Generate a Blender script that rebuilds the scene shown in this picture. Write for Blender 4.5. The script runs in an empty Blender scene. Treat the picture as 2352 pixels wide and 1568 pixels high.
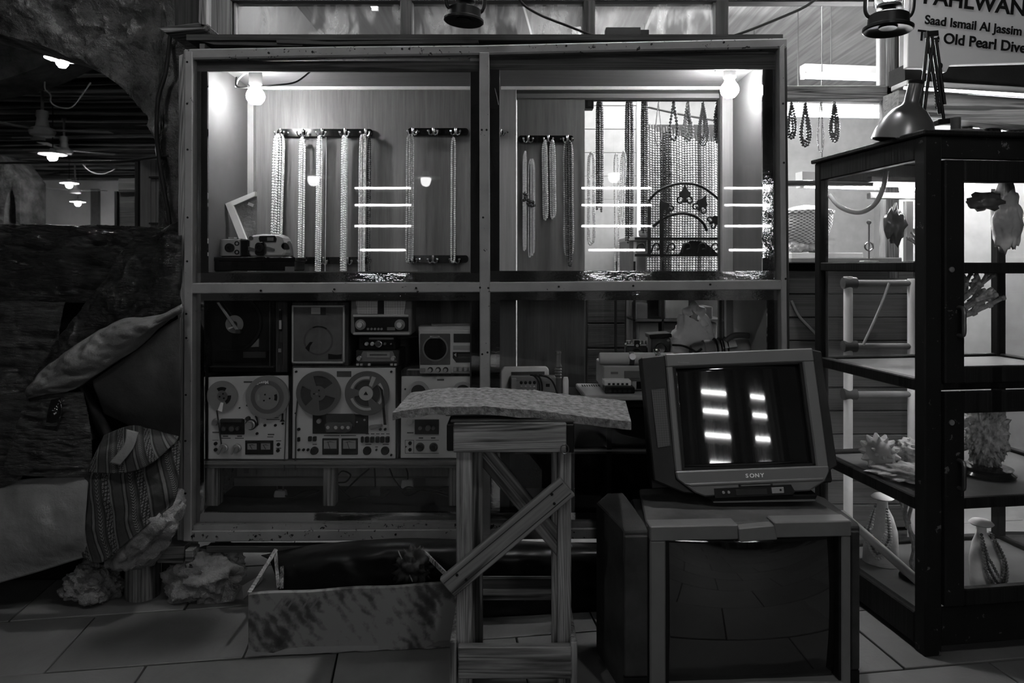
import bpy, bmesh, math, random
from mathutils import Vector, Matrix, Euler, noise
random.seed(7)
S = bpy.context.scene
COL = S.collection
R = math.radians
PI = math.pi

# ------------------------------------------------------------------ camera
F, H, CX, HY = 1568.0, 1.28, 1176.0, 612.0        # focal length in px, eye height, principal column, horizon row
cam = bpy.data.cameras.new('camera'); cam_o = bpy.data.objects.new('camera', cam); COL.objects.link(cam_o)
cam_o.location = (0, 0, H); cam_o.rotation_euler = (R(90), 0, 0)
cam.sensor_width = 36.0; cam.lens = 24.0; cam.shift_y = -(784 - HY) / 2352.0
cam.clip_start = 0.05; cam.clip_end = 60
cam.dof.use_dof = True; cam.dof.focus_distance = 2.62; cam.dof.aperture_fstop = 3.6
S.camera = cam_o
# ------------------------------------------------------------------ world, exposure
w = bpy.data.worlds.new('night'); S.world = w; w.use_nodes = True
w.node_tree.nodes['Background'].inputs[0].default_value = (1, 1, 1, 1)
w.node_tree.nodes['Background'].inputs[1].default_value = 0.004
S.view_settings.view_transform = 'Standard'; S.view_settings.look = 'None'
S.view_settings.exposure = 1.85; S.view_settings.gamma = 1.0; S.view_settings.use_curve_mapping = False
S.cycles.use_denoising = True
S.cycles.max_bounces = 5; S.cycles.diffuse_bounces = 2; S.cycles.glossy_bounces = 3; S.cycles.transparent_max_bounces = 14; S.cycles.use_adaptive_sampling = True; S.cycles.adaptive_threshold = 0.06; S.cycles.use_light_tree = False; S.cycles.sample_clamp_indirect = 4.0
S.cycles.caustics_reflective = False; S.cycles.caustics_refractive = False

def fy(D): return HY + H * F / D        # image row of the floor at distance D
def W(px, py, D): return Vector(((px - CX) / F * D, D, H + (HY - py) / F * D))

# ------------------------------------------------------------------ materials
MATS = {}
def nd(nt, t, **k):
    n = nt.nodes.new(t)
    for a, b in k.items(): setattr(n, a, b)
    return n
def ramp(nt, fac, stops, const=False):
    r = nd(nt, 'ShaderNodeValToRGB'); e = r.color_ramp
    if const: e.interpolation = 'CONSTANT'
    while len(e.elements) < len(stops): e.elements.new(0.5)
    for el, (p, v) in zip(e.elements, stops): el.position = p; el.color = (v, v, v, 1)
    nt.links.new(fac, r.inputs[0]); return r.outputs[0]
def math_(nt, op, a, b=None, c=None):
    m = nd(nt, 'ShaderNodeMath', operation=op)
    for i, x in enumerate((a, b, c)):
        if x is None: continue
        if isinstance(x, (int, float)): m.inputs[i].default_value = x
        else: nt.links.new(x, m.inputs[i])
    return m.outputs[0]
def coords(nt, scale=(1, 1, 1), kind='Object', rot=(0, 0, 0)):
    t = nd(nt, 'ShaderNodeTexCoord'); m = nd(nt, 'ShaderNodeMapping')
    m.inputs['Scale'].default_value = scale; m.inputs['Rotation'].default_value = rot
    nt.links.new(t.outputs[kind], m.inputs[0]); return m.outputs[0]
def noise_(nt, vec, scale, detail=4, rough=.55, dist=0.0):
    n = nd(nt, 'ShaderNodeTexNoise'); n.inputs['Scale'].default_value = scale; n.inputs['Detail'].default_value = detail
    n.inputs['Roughness'].default_value = rough; n.inputs['Distortion'].default_value = dist
    nt.links.new(vec, n.inputs['Vector']); return n.outputs['Fac']
def new_mat(name):
    m = bpy.data.materials.new(name); m.use_nodes = True; nt = m.node_tree
    b = nt.nodes['Principled BSDF']; MATS[name] = m
    return m, nt, b
def bump_(nt, b, fac, strength, dist=0.004):
    n = nd(nt, 'ShaderNodeBump'); n.inputs['Strength'].default_value = strength; n.inputs['Distance'].default_value = dist
    nt.links.new(fac, n.inputs['Height']); nt.links.new(n.outputs[0], b.inputs['Normal'])
def plain(name, v, rough=.6, metal=0.0, var=.25, scale=12, bump=0.0, bscale=80, stretch=(1, 1, 1), spec=None, bdist=.003):
    m, nt, b = new_mat(name)
    vec = coords(nt, stretch)
    n = noise_(nt, vec, scale, 5, .6)
    nt.links.new(ramp(nt, n, [(.3, v * (1 - var)), (.7, min(1, v * (1 + var)))]), b.inputs['Base Color'])
    b.inputs['Roughness'].default_value = rough; b.inputs['Metallic'].default_value = metal
    b.inputs['Specular IOR Level'].default_value = (.1 if v < .06 else .22) if spec is None else spec
    if bump: bump_(nt, b, noise_(nt, vec, bscale, 6, .65), bump, bdist)
    return m
def wood(name, dark, light, axis='z', fine=70, rough=.65, bump=.35, rings=3.0, spec=.12, freq=75, crack=.62, bandw=.12):
    m, nt, b = new_mat(name)
    st = {'x': (.05, 1, 1), 'y': (1, .05, 1), 'z': (1, 1, .05)}[axis]
    vec = coords(nt, st); sx = nd(nt, 'ShaderNodeSeparateXYZ'); nt.links.new(coords(nt), sx.inputs[0])
    p, q = {'x': (2, 1), 'y': (0, 2), 'z': (0, 1)}[axis]
    cross = math_(nt, 'ADD', sx.outputs[p], math_(nt, 'MULTIPLY', sx.outputs[q], .6))
    low = noise_(nt, vec, 9, 2, .5); a = noise_(nt, vec, fine, 5, .65, .3); c = noise_(nt, vec, fine * .25, 4, .6, .5)
    band = math_(nt, 'SINE', math_(nt, 'MULTIPLY', math_(nt, 'ADD', cross, math_(nt, 'MULTIPLY', low, .055 * rings)), freq * 2 * PI))
    mix = math_(nt, 'ADD', math_(nt, 'ADD', math_(nt, 'MULTIPLY', math_(nt, 'MULTIPLY_ADD', band, .5, .5), bandw), math_(nt, 'MULTIPLY', a, .62 - bandw * .6)), math_(nt, 'MULTIPLY', c, .38 - bandw * .4))
    col = ramp(nt, mix, [(.34, dark), (.5, (dark + light) * .5), (.66, light)])
    ck = ramp(nt, math_(nt, 'MULTIPLY', noise_(nt, vec, fine * .42, 3, .5), 1.0), [(crack, 1), (crack + .05, .25)])
    mx = nd(nt, 'ShaderNodeMix', data_type='RGBA', blend_type='MULTIPLY'); mx.inputs[0].default_value = 1; nt.links.new(col, mx.inputs[6]); nt.links.new(ck, mx.inputs[7])
    nt.links.new(mx.outputs[2], b.inputs['Base Color'])
    b.inputs['Roughness'].default_value = rough; b.inputs['Specular IOR Level'].default_value = spec
    if bump: bump_(nt, b, math_(nt, 'MULTIPLY', mix, ck), bump, .004)
    return m
def chipped(name, v, dark, thresh=.63, scale=26, rough=.5):
    m, nt, b = new_mat(name)
    vec = coords(nt)
    n = noise_(nt, vec, scale, 7, .62, .3); n2 = noise_(nt, vec, 9, 4)
    base = ramp(nt, n2, [(.3, v * .82), (.7, v * 1.12)])
    mask = ramp(nt, n, [(thresh, 0), (thresh + .025, 1)])
    mx = nd(nt, 'ShaderNodeMix', data_type='RGBA'); nt.links.new(mask, mx.inputs[0]); nt.links.new(base, mx.inputs[6])
    mx.inputs[7].default_value = (dark, dark, dark, 1)
    nt.links.new(mx.outputs[2], b.inputs['Base Color']); b.inputs['Roughness'].default_value = rough; b.inputs['Specular IOR Level'].default_value = .12
    bump_(nt, b, mask, -.4, .002)
    return m
def emit(name, strength, v=1.0):
    m, nt, b = new_mat(name)
    b.inputs['Base Color'].default_value = (.8, .8, .8, 1)
    b.inputs['Emission Color'].default_value = (v, v, v, 1); b.inputs['Emission Strength'].default_value = strength
    return m
def glass(name, tint=.96, refl=1.0, dirt=0.0, dscale=6, dv=.5, dstretch=(1, 1, 1), dlo=.45, dhi=.8):
    m, nt, b = new_mat(name); nt.nodes.remove(b)
    out = nt.nodes['Material Output']
    lw = nd(nt, 'ShaderNodeLayerWeight'); lw.inputs[0].default_value = .5
    f = math_(nt, 'ADD', math_(nt, 'MULTIPLY', math_(nt, 'POWER', lw.outputs['Facing'], 5), .9), .032 * refl)
    tr = nd(nt, 'ShaderNodeBsdfTransparent'); tr.inputs[0].default_value = (tint, tint, tint, 1)
    gl = nd(nt, 'ShaderNodeBsdfGlossy'); gl.inputs['Roughness'].default_value = .012
    mx = nd(nt, 'ShaderNodeMixShader'); nt.links.new(f, mx.inputs[0]); nt.links.new(tr.outputs[0], mx.inputs[1]); nt.links.new(gl.outputs[0], mx.inputs[2])
    last = mx.outputs[0]
    if dirt:
        df = nd(nt, 'ShaderNodeBsdfDiffuse'); df.inputs[0].default_value = (dv, dv, dv, 1)
        tl = nd(nt, 'ShaderNodeBsdfTranslucent'); tl.inputs[0].default_value = (dv, dv, dv, 1)
        ad = nd(nt, 'ShaderNodeMixShader'); nt.links.new(df.outputs[0], ad.inputs[1]); nt.links.new(tl.outputs[0], ad.inputs[2])
        n = ramp(nt, noise_(nt, coords(nt, dstretch), dscale, 7, .65, .4), [(dlo, dirt * .12), (dhi, dirt)])
        m2 = nd(nt, 'ShaderNodeMixShader'); nt.links.new(n, m2.inputs[0]); nt.links.new(last, m2.inputs[1]); nt.links.new(ad.outputs[0], m2.inputs[2])
        last = m2.outputs[0]
    nt.links.new(last, out.inputs[0])
    return m

plain('black', .006, .45, var=.4); plain('black_matte', .004, .85, var=.5, bump=.3, bscale=120)
plain('black_gloss', .005, .12, var=.3, spec=.4); plain('dark', .02, .55, var=.3); plain('dark_grey', .05, .5, var=.25)
plain('mid_grey', .10, .5, var=.15); plain('grey', .16, .45, var=.12); plain('light_grey', .27, .42, var=.1)
plain('white', .6, .5, var=.08); plain('silver', .36, .3, .85, var=.12); plain('chrome', .8, .12, 1.0, var=.05)
plain('steel_dark', .09, .35, .8, var=.3); plain('lamp_enamel', .045, .3, var=.15, spec=.5); plain('faceplate', .36, .45, .1, var=.10, scale=5)
plain('faceplate_warm', .32, .45, .1, var=.12, scale=5); plain('cone', .05, .8, var=.3, bump=.2, bscale=300)
plain('reel_grey', .06, .3, var=.12, spec=.6); plain('reel_pale', .14, .35, var=.1); plain('tape', .03, .35, var=.1)
plain('knob_pale', .3, .3, .6, var=.1); plain('cable', .012, .5, var=.2); plain('paper', .6, .8, var=.12)
plain('grille_cloth', .075, .9, var=.3, scale=9, bump=.35, bscale=420)
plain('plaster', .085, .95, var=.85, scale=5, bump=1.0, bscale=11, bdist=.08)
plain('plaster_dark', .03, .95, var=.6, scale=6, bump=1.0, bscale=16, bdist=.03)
plain('far_wall', .55, .9, var=.15, scale=1.2); plain('mortar', .015, .95, var=.4)
plain('tarp', .010, .36, var=.7, scale=7, bump=1.0, bscale=34, stretch=(.5, .5, 2.2), spec=.5, bdist=.045)
plain('crinkle', .028, .42, var=.6, scale=8, bump=1.0, bscale=22, stretch=(.5, .5, 2.4), spec=.55, bdist=.05)
plain('canvas', .085, .8, var=.35, scale=9, bump=.8, bscale=22, bdist=.012)
plain('smooth_cloth', .018, .75, var=.5, scale=4, bump=.4, bscale=14, bdist=.012)
plain('white_cloth', .13, .85, var=.22, scale=5, bump=.5, bscale=10, bdist=.02)
plain('rock', .15, .95, var=.5, scale=9, bump=1.0, bscale=26, bdist=.03)
plain('rock_pale', .19, .95, var=.45, scale=10, bump=1.0, bscale=34, bdist=.018)
plain('felt', .17, .97, var=.65, scale=55, bump=1.0, bscale=110, bdist=.014)
plain('coral', .6, .9, var=.5, scale=40, bump=.8, bscale=90, bdist=.006); plain('shell', .7, .55, var=.2, scale=20, bump=.5, bscale=50)
plain('pearl', .72, .22, var=.08, spec=.6); plain('pearl_grey', .42, .22, var=.15, spec=.6); plain('bead_dark', .03, .18, var=.3, spec=.7)
plain('bead_mid', .12, .25, var=.4, spec=.6); plain('socket_white', .22, .5, var=.05); plain('pvc', .72, .4, var=.08); m = plain('bag', .75, .35, var=.15, scale=14, bump=.5, bscale=24, bdist=.01); m.node_tree.nodes['Principled BSDF'].inputs['Subsurface Weight'].default_value = .8; m.node_tree.nodes['Principled BSDF'].inputs['Subsurface Radius'].default_value = (.06, .06, .06)
plain('sign_white', .34, .7, var=.06, scale=3); plain('leather', .04, .55, var=.3, bump=.4, bscale=200)
plain('tv_bezel', .08, .42, var=.08, scale=4); plain('tv_side', .016, .5, var=.25, scale=8); plain('tv_top', .05, .55, var=.4, scale=9)
plain('big_bezel', .09, .45, var=.15, scale=6); plain('big_side', .024, .7, var=.4, scale=10, bump=.3, bscale=160)
plain('mirror', .62, .03, 1.0, var=.08, scale=4, bump=.10, bscale=11, stretch=(.5, 1, 1.6), bdist=.01); plain('dark_mirror', .30, .04, 1.0, var=.2, scale=5, bump=.08, bscale=7, bdist=.01)
wood('wood_grey', .022, .25, 'z', 60, bump=.7, rings=7); wood('wood_grey_x', .014, .24, 'x', 46, rings=9, bump=.7, freq=50, crack=.58); wood('wood_diag', .06, .17, 'x', 60, rings=1.0, bump=.5, freq=40)
wood('wood_dark', .012, .045, 'z', 50); wood('wood_dark_x', .012, .05, 'x', 50); wood('wood_bench', .06, .15, 'x', 60)
wood('veneer', .11, .17, 'z', 120, .38, .03, 3, crack=.9, bandw=.02); wood('veneer_pale', .19, .25, 'z', 90, .5, .03, 3, crack=.9, bandw=.02); wood('veneer_x', .12, .17, 'x', 90, .5, .03, 3, crack=.9, bandw=.02)
plain('veneer_side', .08, .7, var=.2, scale=3, spec=.1); wood('plywood', .10, .27, 'y', 30, .7, .1, 4, freq=12, crack=.9, bandw=.08); wood('plank_wall', .06, .13, 'x', 40, .7, .2, 3); wood('post_wood', .02, .17, 'z', 55, .8, .8, 1, crack=.57)
wood('cab_wood', .003, .010, 'z', 30, .55, .4, 3); 
m = wood('pole_wood', .06, .5, 'x', 25, .8, .6, 1); nt = m.node_tree; b = nt.nodes['Principled BSDF']; src = b.inputs['Base Color'].links[0].from_socket
oi = nd(nt, 'ShaderNodeObjectInfo'); mx = nd(nt, 'ShaderNodeMix', data_type='RGBA', blend_type='MULTIPLY'); mx.inputs[0].default_value = 1
nt.links.new(src, mx.inputs[6]); nt.links.new(ramp(nt, oi.outputs['Random'], [(.35, .06), (1, 1)]), mx.inputs[7]); nt.links.new(mx.outputs[2], b.inputs['Base Color'])
chipped('frame_paint', .18, .012, .67, 40); chipped('frame_chip', .16, .01, .61, 44); chipped('board_worn', .10, .03, .52, 11)
chipped('cab_worn', .006, .07, .64, 30); chipped('dusty_black', .006, .07, .70, 60, .35)
emit('bulb', 86); emit('pendant_bulb', 105); emit('tube', 19); emit('shop_tube', 66); emit('lantern_bulb', 30); emit('cab_tube', 9); emit('lane_bulb', 5); emit('added_lane_bulb', 110); emit('facade_bulb', 720)
glass('glass', .97, 1.0, .004, 5, .6); glass('glass_dirty', .72, 1.0, .55, 10, .3, (1, 1, .35), .47, .62); glass('glass_cab', .95, 1.2, .02, 5, .6)
glass('lamp_glass', .95, 1.2, .05, 30, .7)
plain('screen', .006, .04, var=.1, spec=1.0)

# floor tile stone
m, nt, b = new_mat('tile_stone')
vec = coords(nt); oi = nd(nt, 'ShaderNodeObjectInfo')
n = noise_(nt, vec, 5, 6, .65, .4); n2 = noise_(nt, vec, 90, 3)
v = math_(nt, 'ADD', math_(nt, 'MULTIPLY', n, .13), math_(nt, 'MULTIPLY', oi.outputs['Random'], .05))
nt.links.new(ramp(nt, v, [(.02, .03), (.16, .12)]), b.inputs['Base Color']); b.inputs['Roughness'].default_value = .55
bump_(nt, b, math_(nt, 'ADD', n, math_(nt, 'MULTIPLY', n2, .3)), .35, .004)
# patterned shawl (bands run along v, chevrons and chains inside them)
m, nt, b = new_mat('shawl')
uv = nd(nt, 'ShaderNodeTexCoord').outputs['UV']; sp = nd(nt, 'ShaderNodeSeparateXYZ'); nt.links.new(uv, sp.inputs[0])
u = math_(nt, 'MULTIPLY', math_(nt, 'ADD', sp.outputs[0], math_(nt, 'MULTIPLY', sp.outputs[1], -.18)), 2.9); fu = math_(nt, 'FRACT', u)
band = ramp(nt, fu, [(0, .018), (.16, .003), (.20, .065), (.27, .003), (.31, .018), (.55, .003), (.60, .014), (.82, .065), (.87, .003), (.92, .018)], True)
chev = math_(nt, 'FRACT', math_(nt, 'ADD', math_(nt, 'MULTIPLY', sp.outputs[1], 26), math_(nt, 'MULTIPLY', math_(nt, 'ABSOLUTE', math_(nt, 'SUBTRACT', fu, .445)), 14)))
inchev = math_(nt, 'LESS_THAN', math_(nt, 'ABSOLUTE', math_(nt, 'SUBTRACT', fu, .445)), .05)
vo = nd(nt, 'ShaderNodeTexVoronoi'); vo.inputs['Scale'].default_value = 1; vo.inputs['Randomness'].default_value = .25
mp = nd(nt, 'ShaderNodeMapping'); mp.inputs['Scale'].default_value = (3.4 * 9, 24, 1); nt.links.new(uv, mp.inputs[0]); nt.links.new(mp.outputs[0], vo.inputs['Vector'])
ring = ramp(nt, vo.outputs['Distance'], [(.0, .008), (.18, .09), (.38, .005)], True)
inring = math_(nt, 'LESS_THAN', math_(nt, 'ABSOLUTE', math_(nt, 'SUBTRACT', fu, .71)), .10)
def mixc(f, a, c):
    mx = nd(nt, 'ShaderNodeMix', data_type='RGBA'); nt.links.new(f, mx.inputs[0])
    for s, x in ((6, a), (7, c)):
        if isinstance(x, (float, int)): mx.inputs[s].default_value = (x, x, x, 1)
        else: nt.links.new(x, mx.inputs[s])
    return mx.outputs[2]
c1 = mixc(inchev, band, ramp(nt, chev, [(0, .004), (.5, .085)], True)); c2 = mixc(inring, c1, ring)
nt.links.new(c2, b.inputs['Base Color']); b.inputs['Roughness'].default_value = .9
bump_(nt, b, noise_(nt, coords(nt), 160, 3), .3)
# perforated metal grille
def perforated(name, v, hole, sx, sz):
    m, nt, b = new_mat(name)
    c = nd(nt, 'ShaderNodeSeparateXYZ'); nt.links.new(coords(nt), c.inputs[0])
    a = math_(nt, 'SINE', math_(nt, 'MULTIPLY', math_(nt, 'ADD', c.outputs[0], c.outputs[2]), sx))
    d = math_(nt, 'SINE', math_(nt, 'MULTIPLY', math_(nt, 'SUBTRACT', c.outputs[0], c.outputs[2]), sz))
    nt.links.new(ramp(nt, math_(nt, 'ADD', math_(nt, 'MULTIPLY', math_(nt, 'MULTIPLY', a, d), .5), .5), [(.4, v), (.62, hole)]), b.inputs['Base Color'])
    b.inputs['Roughness'].default_value = .4; b.inputs['Metallic'].default_value = .3
perforated('mesh_grille', .38, .02, 900, 900); perforated('tv_grille', .014, .003, 420, 420)
# basket weave
m, nt, b = new_mat('wicker')
c = nd(nt, 'ShaderNodeSeparateXYZ'); nt.links.new(coords(nt), c.inputs[0])
s1 = math_(nt, 'SINE', math_(nt, 'MULTIPLY', c.outputs[2], 420)); s2 = math_(nt, 'SINE', math_(nt, 'MULTIPLY', c.outputs[0], 260))
wv = math_(nt, 'ADD', math_(nt, 'MULTIPLY', math_(nt, 'MULTIPLY', s1, s2), .5), .5)
nt.links.new(ramp(nt, wv, [(.1, .12), (.7, .55)]), b.inputs['Base Color']); bump_(nt, b, wv, .8, .006)
# printed worn board: diagonal letter-like strokes and discs faded into scuffs
m, nt, b = new_mat('board_print')
vec = coords(nt); wv = nd(nt, 'ShaderNodeTexWave'); wv.inputs['Scale'].default_value = 9; wv.inputs['Distortion'].default_value = 5; wv.inputs['Detail'].default_value = 3; wv.inputs['Detail Scale'].default_value = 2.5
mp = nd(nt, 'ShaderNodeMapping'); mp.inputs['Rotation'].default_value = (0, R(38), 0); nt.links.new(vec, mp.inputs[0]); nt.links.new(mp.outputs[0], wv.inputs['Vector'])
vo = nd(nt, 'ShaderNodeTexVoronoi'); vo.inputs['Scale'].default_value = 11; nt.links.new(vec, vo.inputs['Vector'])
n1 = noise_(nt, vec, 4.5, 7, .62, .5); n3 = noise_(nt, vec, 13, 6, .7)
base = math_(nt, 'ADD', math_(nt, 'MULTIPLY', n1, .55), math_(nt, 'MULTIPLY', n3, .45))
st = math_(nt, 'ADD', math_(nt, 'MULTIPLY', wv.outputs['Fac'], .08), math_(nt, 'MULTIPLY', vo.outputs['Distance'], .22))
nt.links.new(ramp(nt, math_(nt, 'ADD', base, math_(nt, 'SUBTRACT', st, .09)), [(.40, .005), (.5, .03), (.6, .12)]), b.inputs['Base Color'])
b.inputs['Roughness'].default_value = .6; bump_(nt, b, n3, .25, .003)

# ------------------------------------------------------------------ mesh builder
_T = (1 + 5 ** .5) / 2
def _ico(sub):
    bm = bmesh.new(); bmesh.ops.create_icosphere(bm, subdivisions=sub, radius=1)
    r = ([v.co.copy() for v in bm.verts], [[v.index for v in f.verts] for f in bm.faces]); bm.free(); return r
ICO = {k: _ico(k) for k in (1, 2, 3, 4, 5)}

class FP:
    """A frontal plane at distance D: pixel measures on it become metres, local origin at (px, py)."""
    def __init__(s, px, py, D): s.px, s.py, s.k, s.D, s.loc = px, py, D / F, D, W(px, py, D)
    def x(s, px): return (px - s.px) * s.k
    def z(s, py): return (s.py - py) * s.k

class MB:
    def __init__(s): s.v, s.f, s.uv = [], [], None
    def add(s, vs, fs):
        o = len(s.v); s.v += [tuple(v) for v in vs]; s.f += [[i + o for i in f] for f in fs]; return s
    def box(s, x0, x1, y0, y1, z0, z1):
        return s.add([(x, y, z) for x in (x0, x1) for y in (y0, y1) for z in (z0, z1)],
                     [(0, 1, 3, 2), (4, 6, 7, 5), (0, 4, 5, 1), (2, 3, 7, 6), (0, 2, 6, 4), (1, 5, 7, 3)])
    def bar(s, p0, p1, w, h, up=(0, 1, 0)):
        p0, p1 = Vector(p0), Vector(p1); d = (p1 - p0).normalized(); u = Vector(up); r = d.cross(u).normalized(); u = r.cross(d).normalized()
        return s.add([p + r * a * w / 2 + u * c * h / 2 for p in (p0, p1) for a in (-1, 1) for c in (-1, 1)],
                     [(0, 1, 3, 2), (4, 6, 7, 5), (0, 4, 5, 1), (2, 3, 7, 6), (0, 2, 6, 4), (1, 5, 7, 3)])
    def tube(s, pts, r, n=8, closed=False, caps=True):
        pts = [Vector(p) for p in pts]; N = len(pts); rs = r if isinstance(r, (list, tuple)) else [r] * N
        vs, fs, ref = [], [], None
        for i, p in enumerate(pts):
            a = pts[(i - 1) % N] if (closed or i > 0) else p; c = pts[(i + 1) % N] if (closed or i < N - 1) else p
            d = (c - a); d = d.normalized() if d.length > 1e-9 else Vector((0, 0, 1))
            if ref is None: ref = Vector((0, 1, 0)) if abs(d.y) < .9 else Vector((1, 0, 0))
            x = d.cross(ref); x = x.normalized() if x.length > 1e-6 else d.orthogonal().normalized(); ref = x.cross(d).normalized()
            for k in range(n):
                t = 2 * PI * k / n; vs.append(p + (x * math.cos(t) + ref * math.sin(t)) * rs[i])
        for i in range(N if closed else N - 1):
            j = (i + 1) % N
            for k in range(n): fs.append((i * n + k, i * n + (k + 1) % n, j * n + (k + 1) % n, j * n + k))
        if caps and not closed: fs += [list(range(n))[::-1], [(N - 1) * n + k for k in range(n)]]
        return s.add(vs, fs)
    def cyl(s, p0, p1, r0, r1=None, n=20): return s.tube([p0, p1], [r0, r0 if r1 is None else r1], n)
    def lathe(s, prof, n=28, o=(0, 0, 0), axis='z'):
        o = Vector(o); vs, fs = [], []
        for r, h in prof:
            for k in range(n):
                t = 2 * PI * k / n; a, c = r * math.cos(t), r * math.sin(t)
                vs.append(o + Vector({'z': (a, c, h), 'y': (a, h, c), 'x': (h, a, c)}[axis]))
        for i in range(len(prof) - 1):
            for k in range(n): fs.append((i * n + k, i * n + (k + 1) % n, (i + 1) * n + (k + 1) % n, (i + 1) * n + k))
        if prof[0][0] > 1e-6: fs.append(list(range(n)))
        if prof[-1][0] > 1e-6: fs.append([(len(prof) - 1) * n + k for k in range(n)][::-1])
        return s.add(vs, fs)
    def ball(s, c, r, sub=2, sc=(1, 1, 1)):
        V, Fc = ICO[sub]; c = Vector(c)
        return s.add([c + Vector((v.x * r * sc[0], v.y * r * sc[1], v.z * r * sc[2])) for v in V], Fc)
    def prism(s, poly, y0, y1):
        n = len(poly)
        return s.add([(x, y0, z) for x, z in poly] + [(x, y1, z) for x, z in poly],
                     [list(range(n)), list(range(n, 2 * n))[::-1]] + [(i, (i + 1) % n, n + (i + 1) % n, n + i) for i in range(n)])
    def ring(s, c, r0, r1, y0, y1, n=40):
        vs, fs = [], []
        for k in range(n):
            t = 2 * PI * k / n; a, b_ = math.cos(t), math.sin(t)
            vs += [(c[0] + a * r, y, c[1] + b_ * r) for r in (r0, r1) for y in (y0, y1)]
        for k in range(n):
            i, j = k * 4, ((k + 1) % n) * 4
            fs += [(i, j, j + 2, i + 2), (i + 1, i + 3, j + 3, j + 1), (i, i + 1, j + 1, j), (i + 2, j + 2, j + 3, i + 3)]
        return s.add(vs, fs)
    # pixel-measured helpers on a frontal plane
    def fb(s, f, a, b_, c, d, y0, y1): return s.box(f.x(a), f.x(c), y0, y1, f.z(d), f.z(b_))
    def fd(s, f, px, py, r, y0, y1, n=24): return s.cyl((f.x(px), y0, f.z(py)), (f.x(px), y1, f.z(py)), r * f.k, None, n)
    def fpoly(s, f, pts, y0, y1): return s.prism([(f.x(a), f.z(b_)) for a, b_ in pts], y0, y1)
    def fring(s, f, px, py, r0, r1, y0, y1, n=40): return s.ring((f.x(px), f.z(py)), r0 * f.k, r1 * f.k, y0, y1, n)
    def build(s, name, mat, parent=None, smooth=False, bevel=0, loc=None, solid=0, seg=1, normals=True, kind=None):
        me = bpy.data.meshes.new(name); me.from_pydata(s.v, [], s.f)
        if s.uv:
            l = me.uv_layers.new(name='UVMap')
            for lp in me.loops: l.data[lp.index].uv = s.uv[lp.vertex_index]
        if normals:
            bm = bmesh.new(); bm.from_mesh(me); bmesh.ops.recalc_face_normals(bm, faces=bm.faces); bm.to_mesh(me); bm.free()
        me.materials.append(MATS[mat] if isinstance(mat, str) else mat)
        if smooth:
            me.polygons.foreach_set('use_smooth', [True] * len(me.polygons)); me.set_sharp_from_angle(angle=R(smooth if smooth > 1 else 42))
        o = bpy.data.objects.new(name, me); COL.objects.link(o)
        if parent is not None: o.parent = parent
        if loc is not None: o.location = loc
        if solid: md = o.modifiers.new('thickness', 'SOLIDIFY'); md.thickness = solid; md.offset = 0
        if bevel:
            md = o.modifiers.new('edge', 'BEVEL'); md.width = bevel; md.segments = seg; md.limit_method = 'ANGLE'; md.angle_limit = R(40)
        if kind: o['kind'] = kind
        return o
def tag(o, label, cat, group=None):
    o['label'] = label; o['category'] = cat
    if group: o['group'] = group
    return o
def thing(name, label, cat, loc=(0, 0, 0), rot=(0, 0, 0), group=None):
    o = bpy.data.objects.new(name, None); COL.objects.link(o); o.location = loc; o.rotation_euler = rot; o.empty_display_size = .05
    return tag(o, label, cat, group)
def struct(o): o['kind'] = 'structure'; return o
def copy_obj(o, parent, loc=None):
    c = o.copy(); COL.objects.link(c); c.parent = parent
    if loc is not None: c.location = loc
    return c
# one-line parts on a frontal plane
def bx(f, n, m, p, a, b_, c, d, y0, y1, bevel=0): return MB().fb(f, a, b_, c, d, y0, y1).build(n, m, p, bevel=bevel)
def ds(f, n, m, p, x, y, r, y0, y1, k=24): return MB().fd(f, x, y, r, y0, y1, k).build(n, m, p, smooth=True)
def pl(f, n, m, p, pts, y0, y1, bevel=0): return MB().fpoly(f, pts, y0, y1).build(n, m, p, bevel=bevel)
def rg(f, n, m, p, x, y, r0, r1, y0, y1): return MB().fring(f, x, y, r0, r1, y0, y1).build(n, m, p, smooth=True)
def smooth_path(pts, n=8):
    pts = [Vector(p) for p in pts]; out = []
    for i in range(len(pts) - 1):
        p0, p1, p2, p3 = pts[max(i - 1, 0)], pts[i], pts[i + 1], pts[min(i + 2, len(pts) - 1)]
        for k in range(n):
            t = k / n; out.append(.5 * ((2 * p1) + (p2 - p0) * t + (2 * p0 - 5 * p1 + 4 * p2 - p3) * t * t + (3 * p1 - p0 - 3 * p2 + p3) * t ** 3))
    return out + [pts[-1]]
def wpath(pts, n=8): return smooth_path([W(*p) for p in pts], n)
def text(name, body, size, mat, parent, loc, rot=(R(90), 0, 0), extrude=.001, offset=0, sx=1.0, align='CENTER'):
    c = bpy.data.curves.new(name, 'FONT'); c.body = body; c.size = size; c.extrude = extrude; c.offset = offset; c.align_x = align; c.align_y = 'CENTER'
    o = bpy.data.objects.new(name, c); COL.objects.link(o); o.parent = parent; o.location = loc; o.rotation_euler = rot; o.scale = (sx, 1, 1)
    me = bpy.data.meshes.new_from_object(o); m_ = bpy.data.objects.new(name, me); COL.objects.link(m_); m_.parent = parent; m_.location = loc; m_.rotation_euler = rot; m_.scale = (sx, 1, 1)
    bpy.data.objects.remove(o); me.materials.clear(); me.materials.append(MATS[mat]); return m_
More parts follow.
